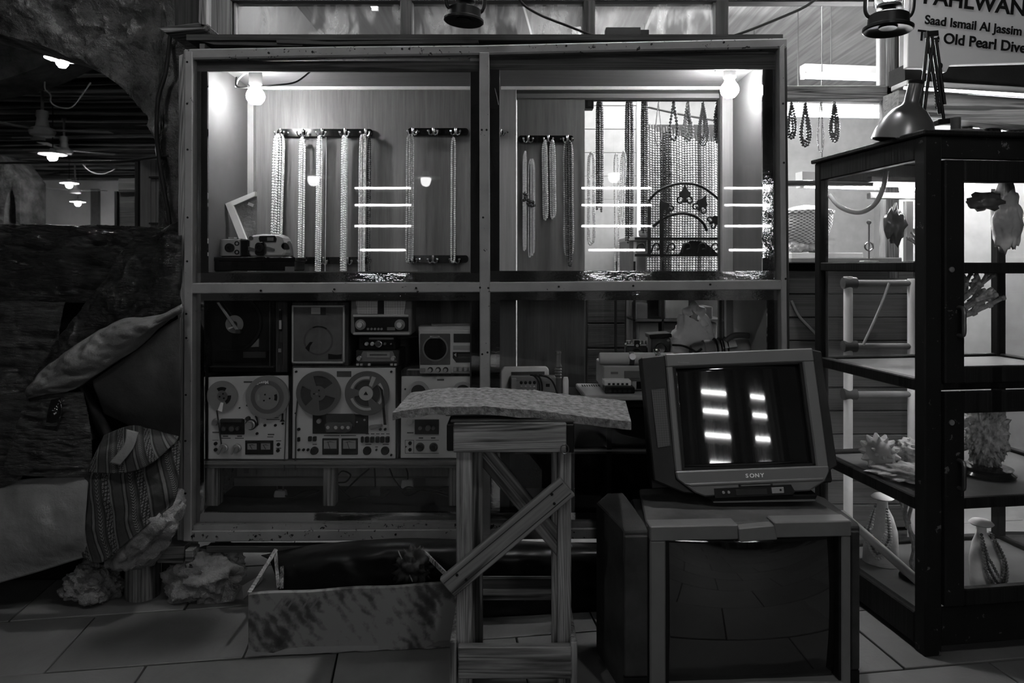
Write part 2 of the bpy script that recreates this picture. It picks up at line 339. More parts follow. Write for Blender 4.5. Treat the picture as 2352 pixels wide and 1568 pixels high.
def sheet(rows, nu=40, nv=40, wr=.01, fr=6.0, seed=0, stretch=(1, 1, 1), ridge=False, off=(0, 0, 0)):
    """A draped cloth: rows are polylines of (px, py, D); lofted, then creased by noise along the view-facing normal."""
    polys = [smooth_path([W(*p) for p in r], 10) for r in rows]
    def samp(P, t):
        L = [0]
        for a, c in zip(P, P[1:]): L.append(L[-1] + (c - a).length)
        d = t * L[-1]
        for i in range(len(P) - 1):
            if d <= L[i + 1] or i == len(P) - 2:
                k = (d - L[i]) / max(L[i + 1] - L[i], 1e-9); return P[i].lerp(P[i + 1], min(max(k, 0), 1))
    G = [[samp(P, j / nu) for j in range(nu + 1)] for P in polys]
    cols = [smooth_path([g[j] for g in G], 12) for j in range(nu + 1)]
    mb = MB(); mb.uv = []
    for i in range(nv + 1):
        for j in range(nu + 1):
            p = samp(cols[j], i / nv); q = Vector((p.x * stretch[0], p.y * stretch[1], p.z * stretch[2])) * fr + Vector((seed * 7.3, 0, 0))
            n = noise.fractal(q, .9, 2.0, 4)
            if ridge: n = 1 - 2 * abs(n) - .5
            e = min(i, nv - i, j, nu - j) / 4.0
            mb.v.append(tuple(p + Vector((.25 * n * wr, -n * wr, .3 * n * wr)) * min(1, .35 + e)))
            mb.uv.append((j / nu, i / nv))
    for i in range(nv):
        for j in range(nu):
            a = i * (nu + 1) + j; mb.f.append([a, a + 1, a + nu + 2, a + nu + 1])
    return mb
# ================================================================== SETTING
# floor: paving slabs laid in half bond, turned 8 degrees
A8 = R(8.0)
floor = struct(MB().box(-6, 6, -4.2, 6.2, -.06, -.014).build('floor', 'mortar'))
TW, TH, GAP = .60, .357, .007
tile_me = MB().box(GAP / 2, TW - GAP / 2, GAP / 2, TH - GAP / 2, -.016, 0).build('tile', 'tile_stone', floor, bevel=.002)
u8, v8 = Vector((math.cos(A8), math.sin(A8), 0)), Vector((-math.sin(A8), math.cos(A8), 0)); T0 = Vector((-1.845, 2.46, 0))
first = True
for r_ in range(-17, 3):
    off = .323 if r_ % 2 else .027
    for c_ in range(-4, 9):
        p = T0 + u8 * (off + c_ * TW) + v8 * (r_ * TH)
        if abs(p.x + .3) > 2.9 or p.y < -3.8: continue
        if p.y > 2.0 and (p.x < -2.6 or p.x > 2.2): continue
        t = tile_me if first else tile_me.copy()
        if not first: COL.objects.link(t); t.parent = floor
        first = False
        t.location = p + Vector((0, 0, random.uniform(-.0015, .0015))); t.rotation_euler = (random.uniform(-.003, .003), random.uniform(-.002, .002), A8)

# plastered wall with the big arch on the left
DW = 3.02
def wall_poly(name, mat, pts, D, thick, res=None):
    return struct(MB().prism([(W(a, b_, D).x, W(a, b_, D).z) for a, b_ in pts], D, D + thick).build(name, mat))
arch = [(372, 640), (374, 440), (368, 360), (358, 310), (338, 268), (310, 232), (275, 197), (240, 170), (190, 142), (140, 121), (70, 96), (0, 76), (-120, 50), (-260, 30)]
def rough_wall(name, mat, arch, D, thick, box, step=14, amp=.03):
    # front skin as a displaced grid clipped along the arch, plus the soffit
    x0, y0, x1, y1 = box; mb = MB(); idx = {}
    def top_at(px):
        for (a, b_), (c, d) in zip(arch, arch[1:]):
            if min(a, c) <= px <= max(a, c) and a != c: return b_ + (d - b_) * (px - a) / (c - a)
        return None
    nx = int((x1 - x0) / step); ny = 60
    for i in range(nx + 1):
        px = x0 + (x1 - x0) * i / nx; t = top_at(px); bot = y1 if t is None else t
        for j in range(ny + 1):
            py = y0 + (bot - y0) * j / ny; p = W(px, py, D)
            n = noise.fractal(p * 9, .75, 2, 6); mb.v.append((p.x + (.006 * n if j == ny else 0), D + n * amp, p.z + (.012 * noise.noise(p * 15) if j == ny else 0)))
    for i in range(nx):
        for j in range(ny):
            a = i * (ny + 1) + j; mb.f.append([a, a + 1, a + ny + 2, a + ny + 1])
    o = len(mb.v)
    for i in range(nx + 1):
        v = mb.v[i * (ny + 1) + ny]; mb.v.append((v[0], v[1] + thick, v[2]))
    for i in range(nx): mb.f.append([i * (ny + 1) + ny, (i + 1) * (ny + 1) + ny, o + i + 1, o + i])
    return struct(mb.build(name, mat, smooth=60))
rough_wall('wall_left', 'plaster', arch, DW, .34, (-260, -160, 505, 1000), 6, .05)
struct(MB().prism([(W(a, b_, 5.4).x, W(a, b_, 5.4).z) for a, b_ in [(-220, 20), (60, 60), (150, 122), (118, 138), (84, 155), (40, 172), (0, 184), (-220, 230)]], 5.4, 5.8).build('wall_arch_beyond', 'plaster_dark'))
# covered passage behind the arch
ZC = 3.42
ceil_ = struct(MB().box(-16, -1.2, 3.6, 17.4, ZC + .04, ZC + .1).build('ceiling_passage', 'black_matte'))
pole_len = 11.0; pole = None
y = 4.3; k = 0
while y < 16.6:
    if pole is None:
        mbp = MB(); pts = [(x_, .012 * math.sin(x_ * 2.3), .014 * math.sin(x_ * 1.7 + 1)) for x_ in [-5.5 + i * 1.1 for i in range(11)]]
        pole = mbp.tube(pts, [.022, .03, .026, .031, .024, .03, .027, .031, .025, .029, .024], 6).build('pole', 'pole_wood', ceil_, smooth=True); o = pole
    else: o = pole.copy(); COL.objects.link(o); o.parent = ceil_
    o.location = (-1.4 - y * .43 + random.uniform(-.3, .3), y, ZC - .01 - random.uniform(0, .05)); o.rotation_euler = (random.uniform(0, 6), random.uniform(-.012, .012), random.uniform(-.045, .045))
    y += .045 + random.uniform(0, .035) + y * .003
struct(MB().box(-17, -6.2, 17, 17.2, 0, ZC + .1).build('wall_passage_end', 'far_wall'))
struct(MB().box(W(208, 0, 16.9).x, W(225, 0, 16.9).x, 16.9, 17, 0, 3.2).build('trim_passage_end', 'mid_grey'))
struct(MB().box(-17, -1.6, 3.4, 17.2, -.02, 0).build('floor_passage', 'light_grey'))
# stone pier with a pointed niche
Dp = 9.0
struct(MB().prism([(W(a, b_, Dp).x, W(a, b_, Dp).z) for a, b_ in [(-160, 340), (0, 356), (16, 372), (46, 412), (46, 640), (40, 640), (36, 480), (34, 455), (26, 427), (18, 445), (10, 480), (6, 640), (-160, 640)]], Dp, Dp + .5).build('wall_pier', 'plaster'))
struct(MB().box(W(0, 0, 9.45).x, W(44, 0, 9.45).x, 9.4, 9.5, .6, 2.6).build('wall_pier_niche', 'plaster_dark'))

# wooden panelling beside the arch (old door leaves leaning)
fpn = FP(290, fy(5.2), 5.2); BF = fy(5.2)
d1 = thing('old_door_leaf', 'tall weathered door leaf seen through the arch, beside the far wall', 'door', fpn.loc)
pl(fpn, 'leaf', 'wood_bench', d1, [(272, 410), (316, 408), (318, BF), (268, BF)], 0, .05)
bx(fpn, 'rail', 'wood_grey_x', d1, 276, 436, 314, 442, -.02, 0); bx(fpn, 'stile', 'wood_dark', d1, 268, 440, 274, BF, -.03, .0)
fpn = FP(345, fy(3.9), 3.9); BF = fy(3.9)
d2 = thing('timber_partition', 'pale board partition with dark post just inside the arch', 'partition', fpn.loc)
bx(fpn, 'post', 'wood_dark', d2, 314, 372, 321, BF, -.02, .06)
for i, (a, c) in enumerate(((322, 346), (347, 358), (359, 372))): bx(fpn, 'board', 'veneer', d2, a, 366, c, BF, 0, .03)
bx(fpn, 'rail', 'wood_dark_x', d2, 350, 407, 390, 411, -.04, -.01); bx(fpn, 'rail', 'wood_dark_x', d2, 350, 512, 392, 516, -.04, -.01)
fpn = FP(366, 372, 3.40)
d3 = thing('hanging_paper', 'torn pale sheet hanging at the right edge of the arch', 'paper', fpn.loc)
pl(fpn, 'sheet', 'paper', d3, [(358, 318), (372, 308), (384, 340), (386, 372), (362, 374), (356, 345)], 0, .004)

# pendants
def pendant(px, py, D, label, sd=.30, drop=None):
    c = W(px, py, D); t = thing('pendant_lamp', label, 'lamp', c, group='pendant lamps in the passage')
    k = sd / .30
    MB().lathe([(.028 * k, .075 * k), (.035 * k, .05 * k), (.045 * k, .03 * k), (.15 * k, .012 * k), (.152 * k, 0), (.05 * k, .006 * k), (.03 * k, .006 * k)], 28).build('shade', 'white', t, smooth=True)
    MB().lathe([(.001, -.085 * k), (.03 * k, -.078 * k), (.05 * k, -.05 * k), (.055 * k, -.01 * k), (.05 * k, .004 * k)], 20).build('bulb', 'pendant_bulb', t, smooth=True)
    MB().cyl((0, 0, .07 * k), (0, 0, ZC - c.z if drop is None else drop), .006, None, 6).build('cord', 'cable', t)
pendant(143, 136, 4.65, 'pendant lamp nearest the arch, its shade cut by the plaster edge', .21)
pendant(121, 355, 8.5, 'white shaded pendant lamp hanging left of the ceiling fans')
pendant(159, 421, 12.4, 'smaller pendant lamp in front of the far passage wall')
pendant(179, 464, 14.7, 'farthest and lowest looking pendant lamp in the passage')
# ceiling fans
def fan(px, py, D, label, angs, blade=.62):
    c = W(px, py, D); t = thing('ceiling_fan', label, 'fan', c, group='ceiling fans in the passage')
    MB().lathe([(.01, -.05), (.10, -.045), (.115, -.01), (.10, .02), (.06, .035), (.045, .12), (.055, .14), (.05, .19), (.012, .2)], 24).build('motor', 'grey', t, smooth=True)
    MB().cyl((0, 0, .19), (0, 0, ZC - c.z), .014, None, 8).build('rod', 'mid_grey', t)
    MB().lathe([(.012, ZC - c.z - .1), (.03, ZC - c.z - .08), (.03, ZC - c.z)], 12).build('canopy', 'mid_grey', t)
    for a in angs:
        d = Vector((math.cos(a), math.sin(a), 0)); n = Vector((-d.y, d.x, 0))
        MB().add([d * .1 + n * .03, d * .1 - n * .03, d * blade - n * .065, d * blade + n * .065] + [q + Vector((0, 0, .006)) for q in (d * .1 + n * .03, d * .1 - n * .03, d * blade - n * .065, d * blade + n * .065)],
                 [(0, 1, 2, 3), (7, 6, 5, 4), (0, 4, 5, 1), (1, 5, 6, 2), (2, 6, 7, 3), (3, 7, 4, 0)]).build('blade', 'mid_grey', t)
fan(97, 300, 6.6, 'large grey ceiling fan nearest the arch', (R(8), R(128), R(248)))
fan(147, 345, 9.6, 'second ceiling fan, small and half hidden behind the wires', (R(40), R(160), R(280)))
fan(172, 438, 13.4, 'farthest ceiling fan above the lowest pendant lamp', (R(-3), R(117), R(237)))
MB().tube(wpath([(103, 188, 5.6), (104, 205, 5.6), (116, 218, 5.6), (117, 235, 5.6), (135, 246, 5.6), (160, 248, 5.6), (180, 230, 5.6), (208, 190, 5.6)]), .006, 6).build('looped_wire', 'mid_grey', smooth=True)
tag(bpy.data.objects['looped_wire'], 'thin pale wire looping below the pole ceiling', 'wire')
o = MB().tube(wpath([(192, 378, 9), (205, 392, 9), (235, 400, 9), (270, 386, 9)]), .007, 6).build('slack_wire', 'mid_grey', smooth=True); tag(o, 'slack thin wire low against the far ceiling', 'wire')
o = MB().tube(wpath([(-120, 376, 2.96), (0, 374, 2.96), (150, 372, 2.95), (280, 370, 2.95), (340, 363, 2.95), (388, 357, 2.97)]), .0055, 8).build('black_cable', 'cable', smooth=True); tag(o, 'straight black cable crossing the arch from the left edge', 'cable')
o = MB().tube(wpath([(392, 66, 2.95), (388, 110, 2.94), (380, 170, 2.94), (366, 215, 2.93), (361, 255, 2.93), (360, 310, 2.94), (366, 370, 2.94), (376, 430, 2.93), (387, 490, 2.92), (391, 530, 2.92)]), .0085, 10).build('thick_cable', 'cable', smooth=True); tag(o, 'thick black cable running down the plaster wall beside the showcase', 'cable')
# overhanging timber bracket at the top
fpb = FP(420, 60, 2.72)
t = thing('timber_bracket', 'dark timber bracket box above the thick black cable', 'bracket', fpb.loc)
pl(fpb, 'body', 'wood_dark', t, [(392, -120), (462, -120), (462, 52), (396, 58)], .02, .28)
pl(fpb, 'trim', 'wood_grey', t, [(458, -120), (478, -120), (478, 58), (466, 66), (457, 52)], -.01, .03, .003)
pl(fpb, 'trim', 'wood_grey_x', t, [(366, 66), (380, 76), (470, 68), (478, 58), (457, 54), (398, 61)], -.01, .25, .003)

# ------------------------------------------------------------------ shop behind the showcase
DF = 3.30
zl = lambda py, D: W(0, py, D).z
xl = lambda px, D: W(px, 0, D).x
struct(MB().box(xl(480, DF), 3.6, DF, 7.0, 3.0, 3.06).build('ceiling_shop', 'plywood'))
bw = struct(MB().box(-2.4, 3.6, 6.6, 6.7, 0, 3.0).build('wall_shop_back', 'light_grey'))
struct(MB().box(xl(500, DF) - .06, xl(500, DF), DF, 6.7, 0, 3.0).build('wall_shop_left', 'veneer'))
struct(MB().box(3.5, 3.6, DF + .3, 6.7, 0, 3.0).build('wall_shop_right', 'light_grey'))
struct(MB().box(-2.4, 3.6, DF, 6.7, -.02, 0).build('floor_shop', 'mid_grey'))
for i, (a, b_, c, d) in enumerate(((700, 540, 3.35, 5.6), (1140, 1250, 3.35, 5.4), (1520, 1470, 3.35, 5.2))):
    struct(MB().bar((xl(a, 4.2), 3.4, 2.97), (xl(b_, 5) * 1.15, 6.4, 2.97), .09, .05, (0, 0, 1)).build('trim_%d' % (i + 1), 'veneer_pale'))
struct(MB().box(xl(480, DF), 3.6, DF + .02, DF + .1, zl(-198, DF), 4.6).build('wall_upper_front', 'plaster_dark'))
# shop front: posts, rails and transom panes
def fr(n, a, b_, c, d, mat='wood_dark', y0=0, y1=.07): return struct(MB().box(xl(a, DF), xl(c, DF), DF + y0, DF + y1, zl(d, DF), zl(b_, DF)).build(n, mat, bevel=.004))
fr('trim_4', 480, -200, 2090, 3, 'wood_dark_x'); fr('trim_5', 492, 104, 1806, 150, 'wood_dark_x')
for i, (a, c) in enumerate(((488, 532), (919, 946), (1341, 1367), (1645, 1674))): fr('trim_%d' % (6 + i), a, 0, c, 150)
fr('trim_10', 533, 3, 541, 104, 'mid_grey', .01, .05); fr('trim_11', 940, 3, 948, 104, 'mid_grey', .01, .05); fr('trim_12', 1639, 3, 1647, 104, 'mid_grey', .01, .05)
fr('trim_13', 2036, -100, 2066, 640, 'wood_grey'); fr('trim_14', 1795, 196, 2066, 226, 'wood_grey_x'); fr('trim_15', 1795, 414, 2040, 424, 'wood_dark_x')
fr('trim_16', 2024, 12, 2037, 196, 'grey', .01, .05); fr('trim_17', 1795, 592, 2040, 604, 'grey', -.12, .1)
for i, (a, b_, c, d, g) in enumerate(((541, 5, 919, 110, 'glass_dirty'), (948, 5, 1341, 110, 'glass_dirty'), (1367, 5, 1645, 110, 'glass_dirty'), (1674, 8, 2024, 197, 'glass_cab'), (1795, 226, 2036, 414, 'glass_cab'))):
    struct(MB().box(xl(a, DF), xl(c, DF), DF + .028, DF + .034, zl(d, DF), zl(b_, DF)).build('window_%d' % (i + 1), g))
# plank wall under the side window
pw = struct(MB().box(xl(1790, DF), xl(2140, DF), DF + .02, DF + .06, 0, zl(604, DF)).build('wall_planks', 'black_matte'))
z = .02
pk = MB().box(xl(1790, DF), xl(2140, DF), DF, DF + .022, 0, .108).build('plank', 'plank_wall', pw, bevel=.003); pk.location = (0, 0, z)
while z < 1.16:
    z += .113; o = pk.copy(); COL.objects.link(o); o.parent = pw; o.location = (0, random.uniform(-.002, .002), z)
    if z + .225 > zl(604, DF): break
o = MB().tube(wpath([(1818, 690, 3.292), (1835, 725, 3.292), (1858, 750, 3.292), (1875, 768, 3.292), (1900, 800, 3.292)]), .006, 8).build('grey_cord', 'light_grey', smooth=True); tag(o, 'pale cord sagging against the plank wall behind the black cabinet', 'cord')

# lit fluorescent tubes inside the shop
def shop_tube(p, L, rot, label, st='shop_tube', r=.016):
    t = thing('fluorescent_tube', label, 'lamp', p, (0, 0, rot), group='fluorescent tubes in the shop')
    MB().cyl((-L / 2, 0, 0), (L / 2, 0, 0), r, None, 12).build('tube', st, t, smooth=True)
    MB().box(-L / 2 - .02, L / 2 + .02, -.03, .03, r + .004, r + .05).build('batten', 'white', t)
    for s in (-1, 1): MB().cyl((s * L * .35, 0, r + .05), (s * L * .35, 0, 3.0 - p[2]), .003, None, 6).build('suspension', 'steel_dark', t)
    for s in (-1, 1): MB().box(s * (L / 2 + .012) - .012, s * (L / 2 + .012) + .012, -.018, .018, -.018, r + .006).build('end_cap', 'white', t)
shop_tube((2.35, 4.25, 2.45), 1.1, R(6), 'bright ceiling tube behind the right transom pane, upper one')
shop_tube((2.30, 4.6, 2.30), 1.1, R(4), 'bright ceiling tube behind the right transom pane, lower one')
shop_tube((.55, 5.3, 2.86), 1.2, R(80), 'ceiling tube at the middle of the shop')
shop_tube((-.9, 3.62, 2.88), 1.2, R(85), 'ceiling tube over the left half of the shop')
shop_tube((1.35, 4.9, 2.60), 1.2, R(10), 'tube above the pearl wall at the back of the shop')
shop_tube((1.95, 3.75, 1.72), .8, R(12), 'tube over the side window shelf')

shop_tube((1.0, 3.62, 2.80), 1.2, R(2), 'added tube hidden above the transom, lighting the hanging beads')  # hidden tube added to light the beads from the front
shop_tube((1.3, 3.78, 2.86), 1.2, R(3), 'tube on the shop ceiling above the iron scroll')
# pendant lamps hanging over the lane
for i, (x, y, z) in enumerate(((-1.87, -1.2, 2.12), (.96, -1.2, 2.15), (-.9, -1.9, 2.2))):
    t = thing('lane_pendant', ('pendant over the lane mirrored in the left bay', 'pendant over the lane mirrored in the right bay', 'farther pendant over the lane mirrored beside the black beads')[i], 'lamp', (x, y, z), group='pendant lamps over the lane')
    MB().lathe([(.028, .075), (.035, .05), (.045, .03), (.15, .012), (.152, 0), (.05, .006), (.03, .006)], 28).build('shade', 'white', t, smooth=True)
    MB().lathe([(.001, -.085), (.03, -.078), (.05, -.05), (.055, -.01), (.05, .004)], 20).build('bulb', 'lane_bulb', t, smooth=True)
    MB().cyl((0, 0, .07), (0, 0, 1.3), .006, None, 6).build('cord', 'cable', t)
t = thing('facade_lamp', 'shaded lamp on the shop front above the showcase, lighting the ground', 'lamp', (.70, 2.60, 4.1))
MB().lathe([(.03, .09), (.05, .06), (.15, .02), (.17, -.03), (.165, -.03), (.145, .015), (.04, .05)], 28).build('shade', 'dark_grey', t, smooth=True)
MB().lathe([(.001, -.07), (.03, -.062), (.05, -.035), (.05, -.005), (.03, .03)], 14).build('bulb', 'facade_bulb', t, smooth=True)
MB().tube(smooth_path([(0, 0, .085), (0, .02, .2), (0, .3, .24), (0, .72, .2)], 6), .012, 8).build('bracket', 'black', t, smooth=True)
for i, (x, y, z) in enumerate(((1.0, .55, 3.0), (-1.3, .8, 3.0))):  # unseen pendants added for directional light on the foreground
    t = thing('added_pendant', ('added unseen pendant cross-lighting the televisions', 'added unseen pendant cross-lighting the left stall')[i], 'lamp', (x, y, z), group='added pendants over the lane')
    MB().lathe([(.028, .075), (.035, .05), (.045, .03), (.15, .012), (.152, 0), (.05, .006), (.03, .006)], 28).build('shade', 'white', t, smooth=True)
    MB().lathe([(.001, -.085), (.03, -.078), (.05, -.05), (.055, -.01), (.05, .004)], 20).build('bulb', 'added_lane_bulb', t, smooth=True)
    MB().cyl((0, 0, .07), (0, 0, 1.0), .006, None, 6).build('cord', 'cable', t)
# opposite stall across the lane (seen only mirrored in the glass): shelves with lit tubes
YO = -2.6
opp = struct(MB().box(-3.4, 3.9, YO - .5, YO - .45, 0, 3.2).build('wall_opposite', 'dark'))
random.seed(5)
for i in range(22):
    x = -3.3 + i * .32; h = random.uniform(1.6, 2.9); mbc = MB(); wv = random.uniform(.14, .3)
    for z_ in (.05, h):
        for j in range(13): mbc.v.append((x + wv * j / 12, YO - .42 + .025 * math.sin(j * 1.9 + i), z_))
    for j in range(12): mbc.f.append([j, j + 1, 14 + j, 13 + j])
    mbc.build('curtain', random.choice(('dark', 'dark', 'mid_grey', 'grey', 'dark_grey')), opp, smooth=180, solid=.004)
for i, x in enumerate((-2.15, -.75, .35, 2.05, 3.25)): struct(MB().box(x - .05, x + .05, YO - .4, YO - .02, 0, 3.0).build('trim_%d' % (20 + i), 'dark_grey'))
lane_rows = ('topmost', 'second', 'third', 'lowest'); 
for bn, xs in (('left', (-1.80, -1.16)), ('middle', (.80, 1.60)), ('right', (2.44, 2.95))):
    for zi, z in enumerate((2.18, 1.985, 1.745, 1.47)):
        t = thing('shelf_tube', '%s lit tube mirrored in the glass, %s bay of the stall opposite' % (lane_rows[zi], bn), 'lamp', ((xs[0] + xs[1]) / 2, YO, z), group='tubes of the opposite stall')
        L = (xs[1] - xs[0]) * (1 if zi != 3 else .8)
        MB().cyl((-L / 2, 0, 0), (L / 2, 0, 0), .010, None, 10).build('tube', 'tube', t, smooth=True)
        MB().box(-L / 2 - .03, L / 2 + .03, -.30, -.016, -.02, .0).build('shelf', 'mid_grey', t)
# ================================================================== SHOWCASE
D0 = 2.60
f0 = FP(1110, 1384, D0)
sc = thing('showcase', 'large painted wooden showcase with four glazed bays and lit upper shelves', 'showcase', f0.loc)
pl(f0, 'rail', 'frame_chip', sc, [(424, 114), (770, 108), (1110, 105), (1450, 97), (1806, 89), (1806, 112), (1450, 119), (1110, 127), (770, 132), (424, 138)], -.012, .05, .006)
pl(f0, 'rail', 'frame_paint', sc, [(430, 650), (1110, 648), (1800, 643), (1800, 665), (1110, 671), (430, 674)], -.01, .05, .003)
pl(f0, 'rail', 'frame_chip', sc, [(430, 1217), (1110, 1213), (1800, 1208), (1800, 1232), (1110, 1237), (430, 1242)], -.01, .05, .003)
pl(f0, 'post', 'frame_paint', sc, [(428, 120), (446, 120), (443, 1240), (424, 1240)], -.014, .05, .003)
pl(f0, 'post', 'frame_paint', sc, [(1101, 122), (1124, 122), (1126, 1225), (1103, 1225)], -.014, .05, .003)
pl(f0, 'post', 'frame_paint', sc, [(1787, 112), (1799, 100), (1809, 1215), (1796, 1215)], -.014, .05, .003)
pl(f0, 'side_board', 'wood_grey', sc, [(411, 128), (428, 122), (424, 1240), (407, 1240)], -.004, .05, .003)
pl(f0, 'side_board', 'wood_dark', sc, [(1799, 95), (1807, 95), (1817, 1215), (1809, 1215)], -.004, .06, .003)
pl(f0, 'sill', 'frame_chip', sc, [(443, 1207), (1790, 1199), (1790, 1208), (443, 1217)], .004, .05)
# dark recessed head under the top rail, mirror strips round every pane, the panes
bays = (('bay', (446, 136, 1101, 650), (470, 160, 1080, 627)), ('bay', (1124, 118, 1787, 646), (1147, 155, 1757, 622)),
        ('bay', (441, 672, 1102, 1210), (462, 691, 1082, 1182)), ('bay', (1125, 664, 1797, 1204), (1148, 690, 1768, 1182)))
for i, (_, (a, b_, c, d), (p, q, r_, s_)) in enumerate(bays):
    up = i < 2
    bx(f0, 'head_strip', 'wood_dark_x' if up else 'mirror', sc, a, b_, c, q, .024, .034)
    bx(f0, 'mirror_strip', 'dark_mirror' if up else 'mirror', sc, a, q, p, s_, .024, .034)
    bx(f0, 'mirror_strip', 'dark_mirror', sc, r_, q, c, s_, .024, .034)
    bx(f0, 'mirror_strip', 'mirror', sc, a, s_, c, d, .024, .034)
    MB().fb(f0, a, b_, c, d, .012, .016).build('glass_pane', 'glass', sc)
# inner box: side walls, ceilings, shelf, floor (world measures moved into the showcase's frame)
L0 = f0.loc
def inner(n, mat, x0, x1, y0, y1, z0, z1, bevel=0): return MB().box(x0 - L0.x, x1 - L0.x, y0 - L0.y, y1 - L0.y, z0 - L0.z, z1 - L0.z).build(n, mat, sc, bevel=bevel)
XL, XR, YB = -1.186, .99, 3.08
ZT, ZS, ZB = 2.09, 1.258, .30
inner('side_panel', 'veneer_side', XL - .02, XL, 2.635, YB, ZS - .07, ZT + .05); inner('side_panel', 'wood_bench', XL - .075, XL - .055, 2.635, YB, .28, ZS); inner('side_panel', 'veneer_side', XR, XR + .02, 2.635, YB, ZS - .07, ZT + .05); inner('side_panel', 'light_grey', XR, XR + .02, 2.635, YB, .28, ZS - .07)  # lower right panel coloured pale to stand for light through that side
inner('partition', 'veneer_pale', -.162, -.048, 2.635, 2.70, ZS - .07, ZT)
inner('partition', 'wood_dark', -.162, -.048, 2.635, 2.70, .3, ZS - .07)
inner('ceiling_panel', 'veneer_x', XL, -.1, 2.635, YB, ZT, ZT + .02); inner('ceiling_panel', 'veneer_x', -.1, XR, 2.635, YB, ZT, ZT + .02)
inner('edge_strip', 'white', -1.14, -.10, YB - .012, YB, ZT - .014, ZT); inner('edge_strip', 'white', -.05, XR, YB - .012, YB, ZT - .014, ZT)
inner('shelf_panel', 'wood_dark_x', XL, XR, 2.64, YB, ZS - .07, ZS); inner('bottom_panel', 'dark', XL - .06, XR, 2.64, YB, ZB - .03, ZB)
inner('back_panel', 'veneer', xl(588, YB), -.02, YB, YB + .015, ZB, ZT); inner('corner_post', 'light_grey', xl(562, YB), xl(586, YB), YB - .02, YB + .01, .62, ZT)
inner('corner_mirror', 'mid_grey', XL, xl(561, YB), YB - .005, YB + .01, .35, ZT)
inner('back_panel', 'veneer_pale', xl(1146, YB), xl(1185, YB), YB - .03, YB, ZB, ZT - .02)
inner('back_panel', 'veneer', xl(1188, 3.12), xl(1343, 3.12), 3.12, 3.135, ZB, ZT - .02)
inner('header', 'wood_dark_x', xl(1186, 3.1), XR, 3.10, 3.13, zl(216, 3.1), zl(203, 3.1)); inner('header', 'veneer_x', xl(1186, 3.1), XR, 3.09, 3.13, zl(226, 3.1), zl(216, 3.1))
inner('corner_post', 'veneer_pale', xl(1656, YB), xl(1690, YB), YB - .02, YB + .01, ZS, ZT); inner('corner_post', 'wood_dark', xl(1650, 3.1), xl(1657, 3.1), 3.09, 3.11, ZB, ZT)
inner('corner_post', 'veneer_pale', xl(1665, YB), xl(1692, YB), YB - .02, YB + .01, ZB + .3, ZS - .08)
inner('back_panel', 'veneer', XL - .06, xl(590, YB), YB, YB + .015, ZB, ZS); inner('skirting', 'veneer_x', XL - .06, -.05, YB - .03, YB, ZB, ZB + .035)
inner('base_beam', 'wood_dark_x', XL + .02, 1.0, 2.60, 2.64, .19, .215, .003)
inner('base_beam', 'wood_grey_x', XL - .02, xl(430, 2.6), 2.58, 2.64, .14, .21, .003)
inner('top_board', 'wood_dark_x', -1.25, 1.04, 2.62, 3.2, zl(92, 2.62), zl(86, 2.62) + .012)
# stray laths lying on the top rail
fz = FP(520, 100, 2.66)
o = pl(fz, 'lath', 'wood_dark_x', None, [(440, 86), (520, 98), (700, 106), (700, 112), (500, 108), (440, 93)], -.03, .01); o.location = fz.loc; tag(o, 'thin dark lath lying along the top of the showcase, left end', 'lath')
o = pl(fz, 'lath', 'wood_dark_x', None, [(643, 95), (760, 103), (1100, 99), (1100, 106), (760, 110), (643, 106)], -.04, 0); o.location = fz.loc; tag(o, 'longer dark lath on the showcase top, left of the hanging lantern', 'lath')
# short log leg and block under the left end
lg = MB().lathe([(.062, 0), (.066, .02), (.064, .1), (.066, .19)], 18).build('log_leg', 'post_wood', sc, smooth=True); lg.location = Vector((xl(320, 2.63), 2.66, 0)) - L0
bx(FP(1110, 1384, 2.62), 'block', 'wood_bench', sc, 366, 1256, 428, 1294, 0, .12, .003)
for px in (1130, 1745):
    o = MB().box(-.035, .035, 0, .07, 0, .2).build('leg', 'wood_dark', sc); o.location = Vector((xl(px, 2.7), 2.7, 0)) - L0
# ---- bulbs
def showcase_bulb(px, label):
    c = W(px, 222 if px < 1000 else 207, 2.76); t = thing('light_bulb', label, 'lamp', c, group='showcase bulbs')
    top = ZT - c.z
    MB().lathe([(.001, -.032), (.021, -.028), (.034, -.012), (.037, .002), (.032, .018), (.022, .032), (.018, .045)], 28).build('globe', 'bulb', t, smooth=True)
    MB().lathe([(.019, .042), (.026, .05), (.026, top - .02), (.02, top - .018)], 24).build('socket','socket_white',t, smooth=True)
    MB().lathe([(.056, top - .02), (.06, top - .014), (.06, top - .003), (.056, top)], 32).build('base', 'socket_white', t, smooth=True)
showcase_bulb(587, 'glowing bulb on white ceiling base in the left bay, above the leaning picture')
showcase_bulb(1676, 'glowing bulb on white ceiling base in the right bay, over the tall side panel')
o = MB().tube(wpath([(543, 178, 2.8), (545, 199, 2.76), (580, 200, 2.76), (640, 195, 2.78), (680, 188, 2.82), (712, 165, 2.84)]), .0035, 8).build('lamp_wire', 'cable', smooth=True); tag(o, 'thin black wire drooping beside the left showcase bulb', 'wire')
o = MB().tube(wpath([(541, 199, 2.77), (548, 182, 2.8), (565, 168, 2.83), (582, 166, 2.85)]), .003, 8).build('lamp_wire', 'white', smooth=True); tag(o, 'pale loop of wire feeding the left showcase bulb', 'wire')

